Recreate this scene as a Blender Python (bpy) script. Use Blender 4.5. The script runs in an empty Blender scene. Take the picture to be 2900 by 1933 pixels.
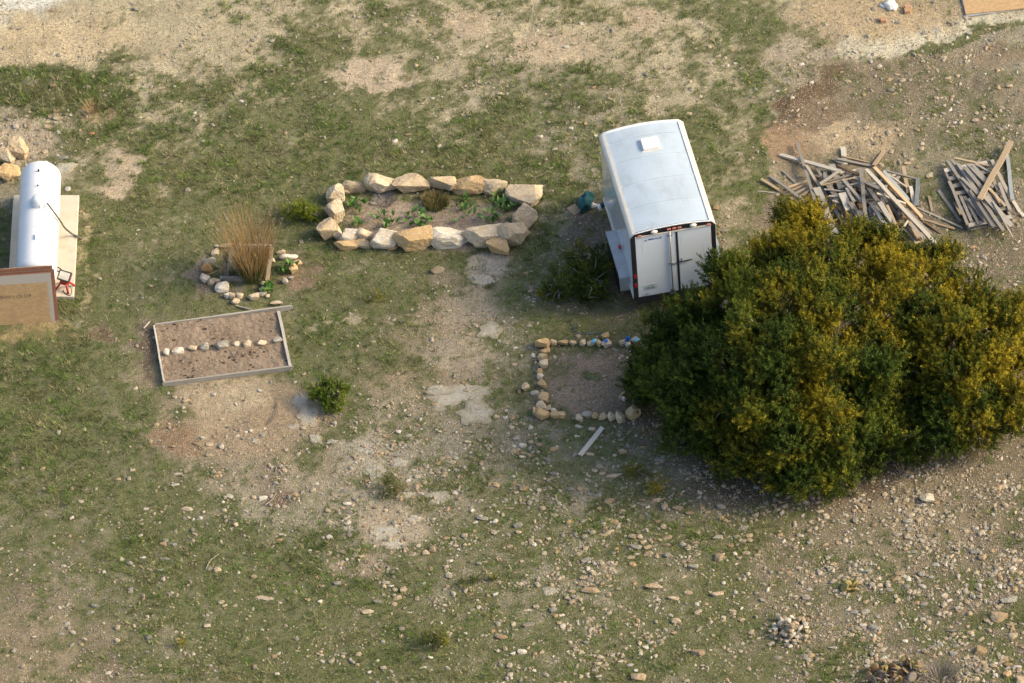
import bpy, bmesh, math, random
import numpy as np
from mathutils import Vector, Matrix

R = math.radians
rng = np.random.default_rng(7)
random.seed(7)
SC = bpy.context.scene
COL = SC.collection

# ------------------------------------------------------------------ camera
IW, IH = 2900.0, 1933.0          # photograph size, used only to note down places on the ground
PITCH, ROLL, DIST, PXM = R(43.0), R(-3.2), 180.0, 133.5
FPX = PXM * DIST
c_fwd = np.array([0, math.cos(PITCH), -math.sin(PITCH)])
c_pos = -c_fwd * DIST
c_r0 = np.array([1.0, 0, 0]); c_u0 = np.array([0, math.sin(PITCH), math.cos(PITCH)])
c_right = c_r0 * math.cos(ROLL) + c_u0 * math.sin(ROLL)
c_up = -c_r0 * math.sin(ROLL) + c_u0 * math.cos(ROLL)
cam_d = bpy.data.cameras.new('camera'); cam = bpy.data.objects.new('camera', cam_d); COL.objects.link(cam)
cam_d.sensor_width = 36.0; cam_d.lens = 36.0 * FPX / IW
cam_d.clip_start = 1.0; cam_d.clip_end = 3000.0
mw = Matrix.Identity(4)
for i in range(3):
    mw[i][0] = c_right[i]; mw[i][1] = c_up[i]; mw[i][2] = -c_fwd[i]; mw[i][3] = c_pos[i]
cam.matrix_world = mw
SC.camera = cam

def gp(px, py, z=0.0):
    """point at height z seen at a spot of the photograph"""
    d = c_fwd * FPX + c_right * (px - IW / 2) - c_up * (py - IH / 2)
    t = (z - c_pos[2]) / d[2]
    return Vector(c_pos + d * t)

def to_px(P):
    """world points (n,3) -> photograph coordinates"""
    d = P - c_pos
    w = d @ c_fwd
    return IW / 2 + FPX * (d @ c_right) / w, IH / 2 - FPX * (d @ c_up) / w

# ------------------------------------------------------------------ world, sun, exposure
SUN_EL, SUN_AZ = R(33), R(92)      # azimuth clockwise from +Y
world = bpy.data.worlds.new('World'); SC.world = world; world.use_nodes = True
wn = world.node_tree.nodes; wl = world.node_tree.links
sky = wn.new('ShaderNodeTexSky'); sky.sky_type = 'NISHITA'; sky.sun_disc = False
sky.sun_elevation = SUN_EL; sky.sun_rotation = SUN_AZ
sky.air_density = 1.0; sky.dust_density = 4.0; sky.ozone_density = 0.6
wl.new(sky.outputs[0], wn['Background'].inputs[0]); wn['Background'].inputs[1].default_value = 0.125
sun_d = bpy.data.lights.new('sun', 'SUN'); sun = bpy.data.objects.new('sun', sun_d); COL.objects.link(sun)
sun_d.energy = 1.5; sun_d.angle = R(13); sun_d.color = (1.0, 0.82, 0.48)
sdir = Vector((math.sin(SUN_AZ) * math.cos(SUN_EL), math.cos(SUN_AZ) * math.cos(SUN_EL), math.sin(SUN_EL)))
sun.rotation_euler = sdir.to_track_quat('Z', 'Y').to_euler()
SC.view_settings.view_transform = 'Standard'; SC.view_settings.look = 'None'
SC.view_settings.gamma = 1.0; SC.view_settings.use_curve_mapping = False
SC.view_settings.exposure = 1.2

# ------------------------------------------------------------------ materials
def nodes(name):
    m = bpy.data.materials.new(name); m.use_nodes = True
    nt = m.node_tree
    return m, nt, nt.nodes['Principled BSDF']

def nd(nt, t, **kw):
    n = nt.nodes.new(t)
    for k, v in kw.items():
        if k in n.inputs: n.inputs[k].default_value = v
        else: setattr(n, k, v)
    return n

def mixc(nt, fac, a, b, blend='MIX'):
    n = nt.nodes.new('ShaderNodeMix'); n.data_type = 'RGBA'; n.blend_type = blend
    for s, v in ((0, fac), (6, a), (7, b)):
        if hasattr(v, 'is_output'): nt.links.new(v, n.inputs[s])
        else: n.inputs[s].default_value = v if s == 0 else (*v[:3], 1)
    return n.outputs[2]

def ramp(nt, src, lo, hi):
    n = nd(nt, 'ShaderNodeMapRange'); nt.links.new(src, n.inputs[0])
    n.inputs[1].default_value = lo; n.inputs[2].default_value = hi
    return n.outputs[0]

def noise(nt, scale, detail=4.0, co=None, rough=0.55):
    n = nd(nt, 'ShaderNodeTexNoise', Scale=scale, Detail=detail, Roughness=rough)
    if co is not None: nt.links.new(co, n.inputs[0])
    return n.outputs[0]

def bump(nt, bsdf, h, strength=0.3, dist=0.01):
    b = nd(nt, 'ShaderNodeBump', Strength=strength, Distance=dist)
    nt.links.new(h, b.inputs['Height']); nt.links.new(b.outputs[0], bsdf.inputs['Normal'])

def plain(name, col, rough=0.5, metal=0.0, col2=None, scale=6.0, bstr=0.0, bscale=60.0, coat=0.0):
    m, nt, b = nodes(name)
    b.inputs['Roughness'].default_value = rough; b.inputs['Metallic'].default_value = metal
    b.inputs['Coat Weight'].default_value = coat
    tc = nd(nt, 'ShaderNodeTexCoord').outputs['Object']
    if col2 is None: col2 = tuple(c * 0.82 for c in col)
    c = mixc(nt, ramp(nt, noise(nt, scale, 5, tc), 0.35, 0.7), col, col2)
    nt.links.new(c, b.inputs['Base Color'])
    if bstr: bump(nt, b, noise(nt, bscale, 4, tc), bstr)
    return m

def stone_mat(name, c1, c2, c3, grime=(0.10, 0.09, 0.075), lo=0.62, hi=0.95):
    m, nt, b = nodes(name)
    b.inputs['Roughness'].default_value = 0.92
    geo = nd(nt, 'ShaderNodeNewGeometry').outputs['Position']
    oi = nd(nt, 'ShaderNodeObjectInfo')
    base = mixc(nt, ramp(nt, noise(nt, 4.5, 5, geo), 0.38, 0.62), c1, c2)
    base = mixc(nt, ramp(nt, noise(nt, 11, 6, geo, 0.65), 0.55, 0.68), base, c3)
    base = mixc(nt, ramp(nt, noise(nt, 32, 5, geo, .7), 0.55, 0.76), base, grime)
    hv = nd(nt, 'ShaderNodeHueSaturation'); nt.links.new(base, hv.inputs['Color'])
    mr = nd(nt, 'ShaderNodeMapRange'); nt.links.new(oi.outputs['Random'], mr.inputs[0])
    mr.inputs[3].default_value = lo; mr.inputs[4].default_value = hi
    nt.links.new(mr.outputs[0], hv.inputs['Value'])
    nt.links.new(hv.outputs[0], b.inputs['Base Color'])
    bump(nt, b, noise(nt, 26, 6, geo, 0.75), 0.9, 0.03)
    return m

M = {}
M['cream'] = stone_mat('limestone_cream', (0.52, 0.43, 0.30), (0.42, 0.31, 0.19), (0.62, 0.56, 0.45))
M['ochre'] = stone_mat('limestone_ochre', (0.46, 0.325, 0.165), (0.39, 0.26, 0.12), (0.54, 0.43, 0.28))
M['tan'] = stone_mat('limestone_tan', (0.43, 0.33, 0.21), (0.36, 0.25, 0.14), (0.50, 0.43, 0.32))
M['white'] = stone_mat('limestone_white', (0.68, 0.63, 0.54), (0.56, 0.46, 0.33), (0.74, 0.71, 0.65))
M['grey'] = stone_mat('limestone_grey', (0.33, 0.31, 0.26), (0.26, 0.245, 0.20), (0.42, 0.39, 0.33))
M['orange'] = stone_mat('limestone_orange', (0.46, 0.25, 0.09), (0.38, 0.19, 0.07), (0.50, 0.34, 0.17))
# quarried border stones: fresher, paler faces and less grime
M['cream_b'] = stone_mat('quarried_cream', (0.56, 0.46, 0.315), (0.48, 0.37, 0.235), (0.64, 0.57, 0.445), (0.24, 0.19, 0.13), 0.88, 1.12)
M['ochre_b'] = stone_mat('quarried_ochre', (0.52, 0.37, 0.19), (0.45, 0.30, 0.14), (0.58, 0.46, 0.30), (0.24, 0.17, 0.10), 0.88, 1.12)
M['tan_b'] = stone_mat('quarried_tan', (0.51, 0.40, 0.255), (0.44, 0.325, 0.19), (0.57, 0.48, 0.345), (0.24, 0.18, 0.12), 0.88, 1.12)
M['white_b'] = stone_mat('quarried_white', (0.68, 0.62, 0.51), (0.58, 0.48, 0.34), (0.72, 0.68, 0.60), (0.3, 0.25, 0.18), 0.88, 1.1)
M['grey_b'] = stone_mat('quarried_grey', (0.40, 0.37, 0.295), (0.33, 0.30, 0.235), (0.47, 0.43, 0.35), (0.2, 0.17, 0.13), 0.85, 1.1)
M['orange_b'] = stone_mat('quarried_orange', (0.48, 0.27, 0.10), (0.40, 0.21, 0.08), (0.52, 0.36, 0.19), (0.22, 0.14, 0.08), 0.88, 1.1)
M['slab'] = stone_mat('bedrock', (0.42, 0.39, 0.315), (0.355, 0.325, 0.26), (0.47, 0.44, 0.365), (0.28, 0.24, 0.175), 0.85, 1.05)

def wood_mat(name, c1, c2, c3):
    m, nt, b = nodes(name)
    b.inputs['Roughness'].default_value = 0.85
    tc = nd(nt, 'ShaderNodeTexCoord'); oi = nd(nt, 'ShaderNodeObjectInfo')
    mp = nd(nt, 'ShaderNodeMapping'); nt.links.new(tc.outputs['Object'], mp.inputs[0])
    mp.inputs['Scale'].default_value = (5, 9, 3)
    comb = nd(nt, 'ShaderNodeCombineXYZ'); nt.links.new(oi.outputs['Random'], comb.inputs[0])
    sc = nd(nt, 'ShaderNodeVectorMath', operation='SCALE'); nt.links.new(comb.outputs[0], sc.inputs[0]); sc.inputs['Scale'].default_value = 90
    nt.links.new(sc.outputs[0], mp.inputs['Location'])
    g = noise(nt, 1.0, 6, mp.outputs[0], 0.7)
    c = mixc(nt, ramp(nt, g, 0.35, 0.65), c1, c2)
    mp2 = nd(nt, 'ShaderNodeMapping'); nt.links.new(mp.outputs[0], mp2.inputs[0]); mp2.inputs['Scale'].default_value = (1, 3.5, 2)
    c = mixc(nt, ramp(nt, noise(nt, 1.6, 3, mp2.outputs[0]), 0.60, 0.72), c, c3)
    hv = nd(nt, 'ShaderNodeHueSaturation'); nt.links.new(c, hv.inputs['Color'])
    mr = nd(nt, 'ShaderNodeMapRange'); nt.links.new(oi.outputs['Random'], mr.inputs[0])
    mr.inputs[3].default_value = 0.62; mr.inputs[4].default_value = 1.2
    nt.links.new(mr.outputs[0], hv.inputs['Value']); nt.links.new(hv.outputs[0], b.inputs['Base Color'])
    bump(nt, b, g, 0.35, 0.01)
    return m
W = {}
W['grey'] = wood_mat('weathered_wood_grey', (0.315, 0.29, 0.25), (0.24, 0.215, 0.18), (0.13, 0.11, 0.09))
W['white'] = wood_mat('weathered_wood_pale', (0.50, 0.465, 0.40), (0.40, 0.36, 0.295), (0.25, 0.215, 0.165))
W['tan'] = wood_mat('weathered_wood_tan', (0.40, 0.31, 0.20), (0.31, 0.23, 0.145), (0.20, 0.14, 0.09))
W['brown'] = wood_mat('weathered_wood_brown', (0.25, 0.16, 0.085), (0.19, 0.12, 0.065), (0.11, 0.075, 0.045))
W['blue'] = wood_mat('weathered_wood_bluish', (0.27, 0.31, 0.33), (0.22, 0.24, 0.245), (0.15, 0.16, 0.16))

def attr_mat(name, attr='col', rough=0.8, transl=0.0, spec=0.2, var=0.0):
    m, nt, b = nodes(name)
    b.inputs['Roughness'].default_value = rough; b.inputs['Specular IOR Level'].default_value = spec
    a = nd(nt, 'ShaderNodeAttribute', attribute_name=attr)
    c = a.outputs['Color']
    nt.links.new(c, b.inputs['Base Color'])
    if transl:
        out = nt.nodes['Material Output']
        tr = nd(nt, 'ShaderNodeBsdfTranslucent'); nt.links.new(c, tr.inputs[0])
        mx = nd(nt, 'ShaderNodeMixShader'); mx.inputs[0].default_value = transl
        nt.links.new(b.outputs[0], mx.inputs[1]); nt.links.new(tr.outputs[0], mx.inputs[2])
        nt.links.new(mx.outputs[0], out.inputs[0])
    return m
M['leaf'] = attr_mat('foliage', transl=0.14)
M['grass'] = attr_mat('grass_blades', transl=0.2, rough=0.9)
M['pebble'] = attr_mat('pebbles', rough=0.95, spec=0.15)
M['stem'] = attr_mat('dry_stems', rough=0.9)
M['bark'] = plain('bark', (0.16, 0.125, 0.095), 0.95, col2=(0.09, 0.07, 0.055), scale=9, bstr=0.6, bscale=25)
M['twig'] = plain('dead_twig', (0.30, 0.26, 0.21), 0.95, col2=(0.2, 0.165, 0.13))
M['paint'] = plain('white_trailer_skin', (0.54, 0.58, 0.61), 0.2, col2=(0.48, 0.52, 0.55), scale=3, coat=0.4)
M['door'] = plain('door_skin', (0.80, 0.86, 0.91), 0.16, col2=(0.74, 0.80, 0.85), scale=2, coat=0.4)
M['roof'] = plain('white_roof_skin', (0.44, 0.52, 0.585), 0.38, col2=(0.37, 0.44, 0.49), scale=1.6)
def streak(m, sc3, col, lo, hi):
    nt = m.node_tree; b = nt.nodes['Principled BSDF']; src = b.inputs['Base Color'].links[0].from_socket
    mp = nd(nt, 'ShaderNodeMapping'); nt.links.new(nd(nt, 'ShaderNodeTexCoord').outputs['Object'], mp.inputs[0]); mp.inputs['Scale'].default_value = sc3
    nt.links.new(mixc(nt, ramp(nt, noise(nt, 1.0, 6, mp.outputs[0], .7), lo, hi), src, col), b.inputs['Base Color'])
streak(M['roof'], (2.5, 1.2, 2), (0.30, 0.33, 0.35), .52, .85); streak(M['roof'], (14, 1.5, 2), (0.33, 0.34, 0.33), .60, .9)
streak(M['paint'], (10, 12, .9), (0.42, 0.42, 0.40), .50, .85); streak(M['door'], (9, 9, 1.0), (0.55, 0.57, 0.58), .58, .9)
M['trim'] = plain('pale_trim', (0.66, 0.62, 0.54), 0.35, col2=(0.56, 0.52, 0.45))
M['black'] = plain('black_steel', (0.018, 0.02, 0.023), 0.35, col2=(0.03, 0.03, 0.032))
M['rubber'] = plain('rubber', (0.022, 0.021, 0.02), 0.85)
M['steel'] = plain('galvanised_steel', (0.42, 0.43, 0.43), 0.4, 0.8)
M['alum'] = plain('aluminium', (0.48, 0.49, 0.49), 0.42, 0.5, col2=(0.40, 0.41, 0.41))
M['redlens'] = plain('red_lens', (0.42, 0.012, 0.012), 0.2)
M['pinklens'] = plain('faded_red_lens', (0.60, 0.20, 0.15), 0.3)
M['whitelens'] = plain('white_lens', (0.78, 0.75, 0.66), 0.25)
M['tank'] = plain('tank_enamel', (0.72, 0.73, 0.73), 0.32, col2=(0.67, 0.675, 0.67), scale=1.5)
M['concrete'] = plain('concrete', (0.56, 0.50, 0.40), 0.9, col2=(0.50, 0.43, 0.33), scale=4, bstr=0.2, bscale=80)
streak(M['concrete'], (3, 3, 3), (0.40, 0.33, 0.24), .56, .8)
streak(M['tank'], (1.5, 9, 9), (0.58, 0.57, 0.53), .60, .95)
M['hose'] = plain('grey_hose', (0.12, 0.12, 0.10), 0.6)
M['teal'] = plain('teal_fabric', (0.005, 0.085, 0.09), 0.8, col2=(0.003, 0.045, 0.05), scale=9, bstr=0.5, bscale=20)
M['card'] = plain('cardboard', (0.38, 0.27, 0.16), 0.9)
M['blue'] = plain('blue_plastic', (0.02, 0.14, 0.50), 0.4)
M['cyan'] = plain('cyan_plastic', (0.18, 0.46, 0.58), 0.4)
M['redpaint'] = plain('red_paint', (0.42, 0.03, 0.025), 0.4)
M['brick'] = plain('brick', (0.42, 0.24, 0.13), 0.9, col2=(0.36, 0.20, 0.11), scale=14, bstr=0.3)
M['cord'] = plain('teal_cord', (0.03, 0.12, 0.16), 0.7)
M['inkblue'] = plain('blue_vinyl', (0.01, 0.06, 0.30), 0.4)
M['inkgreen'] = plain('green_ink', (0.03, 0.22, 0.16), 0.5)
M['plate'] = plain('plate_white', (0.66, 0.70, 0.70), 0.4)
M['rubble'] = M['cream']

def osb_mat(name, edge):
    """wood-strand sheet: warm centre, weathered grey band along top and one side"""
    m, nt, b = nodes(name)
    b.inputs['Roughness'].default_value = 0.85
    tc = nd(nt, 'ShaderNodeTexCoord').outputs['Object']
    mp = nd(nt, 'ShaderNodeMapping'); nt.links.new(tc, mp.inputs[0]); mp.inputs['Scale'].default_value = (14, 30, 34)
    v = nd(nt, 'ShaderNodeTexVoronoi', Scale=1.0); nt.links.new(mp.outputs[0], v.inputs[0])
    c = mixc(nt, v.outputs['Color'], (0.48, 0.33, 0.17), (0.36, 0.225, 0.105))
    c = mixc(nt, ramp(nt, noise(nt, 3.0, 5, tc), 0.5, 0.8), c, (0.34, 0.22, 0.12))
    c = mixc(nt, ramp(nt, noise(nt, 9.0, 6, tc, 0.7), 0.68, 0.8), c, (0.2, 0.12, 0.07))
    if edge:
        sep = nd(nt, 'ShaderNodeSeparateXYZ'); nt.links.new(tc, sep.inputs[0])
        wob = nd(nt, 'ShaderNodeMath', operation='MULTIPLY_ADD'); nt.links.new(noise(nt, 7, 4, tc), wob.inputs[0]); wob.inputs[1].default_value = 0.12
        nt.links.new(sep.outputs['Z'], wob.inputs[2])
        wx = nd(nt, 'ShaderNodeMath', operation='MULTIPLY_ADD'); nt.links.new(noise(nt, 5, 4, tc), wx.inputs[0]); wx.inputs[1].default_value = 0.12
        nt.links.new(sep.outputs['X'], wx.inputs[2])
        gr = (0.40, 0.36, 0.31)
        c = mixc(nt, ramp(nt, wob.outputs[0], 1.045, 1.075), c, gr)
        c = mixc(nt, ramp(nt, wx.outputs[0], -0.06, 0.02), c, gr)
    nt.links.new(c, b.inputs['Base Color'])
    bump(nt, b, v.outputs['Distance'], 0.15, 0.004)
    return m
M['osb'] = osb_mat('strand_board', False); M['osb_edge'] = osb_mat('strand_board_weathered', True)
M['osb_side'] = plain('board_edge', (0.26, 0.115, 0.07), 0.9, col2=(0.18, 0.08, 0.05), scale=20)

# ------------------------------------------------------------------ object helpers
def props(o, label=None, cat=None, group=None, kind=None):
    if label: o['label'] = label
    if cat: o['category'] = cat
    if group: o['group'] = group
    if kind: o['kind'] = kind
    return o

def link(name, data, parent=None, loc=None, rot=None, scale=None):
    o = bpy.data.objects.new(name, data); COL.objects.link(o)
    if parent is not None: o.parent = parent
    if loc is not None: o.location = loc
    if rot is not None: o.rotation_euler = rot
    if scale is not None: o.scale = scale
    return o

def empty(name, loc, rot=(0, 0, 0)):
    e = link(name, None, None, loc, rot); e.empty_display_size = 0.2
    return e

def mesh(name, v, f, mat, smooth=False):
    me = bpy.data.meshes.new(name); me.from_pydata([tuple(p) for p in v], [], f)
    if mat is not None: me.materials.append(mat)
    if smooth: me.polygons.foreach_set('use_smooth', [True] * len(me.polygons))
    me.update(); return me

def fast_mesh(name, V, F, mat, col=None, k=3):
    """numpy mesh: V (n,3), F (m,k), col (n,3) stored as point colour 'col'"""
    me = bpy.data.meshes.new(name)
    n, m = len(V), len(F)
    me.vertices.add(n); me.vertices.foreach_set('co', np.asarray(V, np.float32).ravel())
    me.loops.add(m * k); me.loops.foreach_set('vertex_index', np.asarray(F, np.int32).ravel())
    me.polygons.add(m)
    me.polygons.foreach_set('loop_start', np.arange(0, m * k, k, dtype=np.int32))
    if mat is not None: me.materials.append(mat)
    if col is not None:
        a = me.attributes.new('col', 'FLOAT_COLOR', 'POINT')
        a.data.foreach_set('color', np.concatenate([col, np.ones((n, 1))], 1).astype(np.float32).ravel())
    me.update(calc_edges=True); me.validate(); me.shade_flat(); return me

def box_mesh(name, sx, sy, sz, mat, bev=0.0, seg=1):
    bm = bmesh.new(); bmesh.ops.create_cube(bm, size=1.0)
    bmesh.ops.scale(bm, vec=(sx, sy, sz), verts=bm.verts)
    if bev: bmesh.ops.bevel(bm, geom=bm.edges[:], offset=bev, segments=seg, affect='EDGES', profile=0.5)
    me = bpy.data.meshes.new(name); bm.to_mesh(me); bm.free()
    if mat is not None: me.materials.append(mat)
    return me

def bx(parent, name, c, s, mat, bev=0.0, rot=None, seg=1):
    return link(name, box_mesh(name, *s, mat, bev, seg), parent, c, rot)

def tube_geo(pts, rad, sides=6, cap=True):
    pts = [Vector(p) for p in pts]; n = len(pts)
    if not hasattr(rad, '__len__'): rad = [rad] * n
    V, F = [], []; a = None
    for i, p in enumerate(pts):
        t = (pts[min(i + 1, n - 1)] - pts[max(i - 1, 0)]).normalized()
        if a is None: a = t.orthogonal().normalized()
        a = (a - t * a.dot(t)).normalized(); b = t.cross(a)
        for j in range(sides):
            q = 2 * math.pi * j / sides
            V.append(p + (a * math.cos(q) + b * math.sin(q)) * rad[i])
    for i in range(n - 1):
        for j in range(sides):
            k = (j + 1) % sides
            F.append((i * sides + j, i * sides + k, (i + 1) * sides + k, (i + 1) * sides + j))
    if cap:
        F.append(tuple(range(sides))[::-1]); F.append(tuple((n - 1) * sides + j for j in range(sides)))
    return V, F

def tube(name, pts, rad, mat, parent=None, sides=6, smooth=True):
    V, F = tube_geo(pts, rad, sides)
    return link(name, mesh(name, V, F, mat, smooth), parent)

def lathe(name, prof, mat, parent=None, loc=None, rot=None, seg=24, smooth=True):
    """profile [(r,z)...] turned about local z"""
    V, F = [], []
    for r, z in prof:
        for j in range(seg):
            q = 2 * math.pi * j / seg; V.append((r * math.cos(q), r * math.sin(q), z))
    for i in range(len(prof) - 1):
        for j in range(seg):
            k = (j + 1) % seg; F.append((i * seg + j, i * seg + k, (i + 1) * seg + k, (i + 1) * seg + j))
    F.append(tuple(range(seg))[::-1]); F.append(tuple((len(prof) - 1) * seg + j for j in range(seg)))
    return link(name, mesh(name, V, F, mat, smooth), parent, loc, rot)

def smooth_curve(pts, n=24):
    pts = [np.array(p, float) for p in pts]
    P = [2 * pts[0] - pts[1]] + pts + [2 * pts[-1] - pts[-2]]
    out = []
    for i in range(1, len(P) - 2):
        for t in np.linspace(0, 1, max(2, n // (len(P) - 3)), endpoint=False):
            a, b, c, d = P[i - 1:i + 3]
            out.append(0.5 * (2 * b + (c - a) * t + (2 * a - 5 * b + 4 * c - d) * t * t + (3 * b - a - 3 * c + d) * t ** 3))
    out.append(P[-2]); return out

# value noise (numpy)
_perm = rng.random((256, 256))
def vnoise(x, y):
    xi = np.floor(x).astype(int); yi = np.floor(y).astype(int)
    fx = x - xi; fy = y - yi; fx = fx * fx * (3 - 2 * fx); fy = fy * fy * (3 - 2 * fy)
    g = lambda a, b: _perm[a & 255, b & 255]
    return (g(xi, yi) * (1 - fx) + g(xi + 1, yi) * fx) * (1 - fy) + (g(xi, yi + 1) * (1 - fx) + g(xi + 1, yi + 1) * fx) * fy
def fbm(x, y, o=5, gain=0.55):
    s = 0; a = 1; n = 0
    for i in range(o):
        s = s + a * vnoise(x * 2.03 ** i + 17.3 * i, y * 2.03 ** i + 9.1 * i); n += a; a *= gain
    return s / n

# ------------------------------------------------------------------ ground cover maps
def grid(rows):
    return np.array([[float(x) for x in r.split()] for r in rows])
GRASS = grid([
 ".00 .10 .18 .25 .60 .50 .45 .40 .30 .30 .60 .60 .15 .08 .15",
 ".55 .60 .50 .65 .75 .68 .42 .60 .60 .32 .65 .18 .08 .22 .32",
 ".25 .60 .82 .88 .88 .88 .85 .80 .45 .50 .78 .08 .12 .20 .35",
 ".70 .85 .88 .85 .88 .82 .80 .75 .45 .55 .50 .25 .25 .20 .20",
 ".85 .78 .75 .78 .85 .82 .28 .55 .70 .50 .30 .25 .25 .20 .18",
 ".90 .78 .35 .25 .75 .45 .30 .50 .40 .40 .40 .30 .25 .18 .12",
 ".80 .85 .48 .14 .40 .62 .36 .48 .62 .62 .50 .45 .35 .20 .10",
 ".62 .70 .78 .48 .38 .30 .52 .58 .60 .60 .52 .34 .26 .20 .15",
 ".45 .55 .74 .84 .78 .60 .60 .52 .55 .62 .70 .38 .40 .45 .42",
 ".36 .46 .62 .76 .78 .78 .74 .70 .66 .68 .74 .48 .54 .56 .52"])
PEB = grid([
 ".15 .20 .20 .25 .20 .22 .25 .22 .22 .22 .15 .15 .35 .35 .40",
 ".60 .50 .35 .25 .20 .15 .30 .30 .30 .35 .15 .45 .50 .50 .60",
 ".45 .15 .10 .10 .10 .10 .15 .20 .50 .30 .10 .20 .30 .40 .50",
 ".10 .05 .05 .05 .10 .10 .10 .12 .45 .30 .35 .30 .20 .30 .50",
 ".05 .05 .10 .10 .06 .10 .40 .30 .40 .40 .30 .30 .30 .40 .60",
 ".05 .10 .12 .22 .12 .30 .42 .40 .30 .30 .30 .30 .30 .40 .70",
 ".10 .10 .30 .35 .60 .75 .60 .70 .40 .50 .50 .50 .50 .60 .70",
 ".20 .20 .32 .60 .80 .85 .60 .70 .72 .80 .80 .80 .80 .90 1.0",
 ".30 .30 .40 .30 .32 .60 .60 .70 .90 .80 .70 .90 1.0 1.0 1.0",
 ".30 .40 .40 .40 .42 .50 .50 .60 .70 .70 .60 .80 1.0 1.0 1.0"])
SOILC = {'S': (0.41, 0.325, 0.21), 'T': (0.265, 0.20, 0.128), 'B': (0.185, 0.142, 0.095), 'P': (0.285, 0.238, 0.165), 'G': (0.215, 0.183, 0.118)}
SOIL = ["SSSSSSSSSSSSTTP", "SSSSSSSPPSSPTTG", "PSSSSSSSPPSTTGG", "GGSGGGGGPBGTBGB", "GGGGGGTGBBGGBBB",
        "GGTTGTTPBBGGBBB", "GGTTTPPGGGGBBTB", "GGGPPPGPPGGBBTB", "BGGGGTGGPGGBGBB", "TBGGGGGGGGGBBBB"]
SOILA = np.array([[SOILC[ch] for ch in r] for r in SOIL]) * np.array((0.95, 1.03, 1.05))

def sample(A, px, py):
    """smooth lookup of a coarse map noted in photograph coordinates"""
    u = np.clip(px / IW * 15 - 0.5, 0, 13.999); v = np.clip(py / IH * 10 - 0.5, 0, 8.999)
    i = v.astype(int); j = u.astype(int); fv = v - i; fu = u - j
    if A.ndim == 3: fv = fv[:, None]; fu = fu[:, None]
    return (A[i, j] * (1 - fu) + A[i, j + 1] * fu) * (1 - fv) + (A[i + 1, j] * (1 - fu) + A[i + 1, j + 1] * fu) * fv

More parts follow.
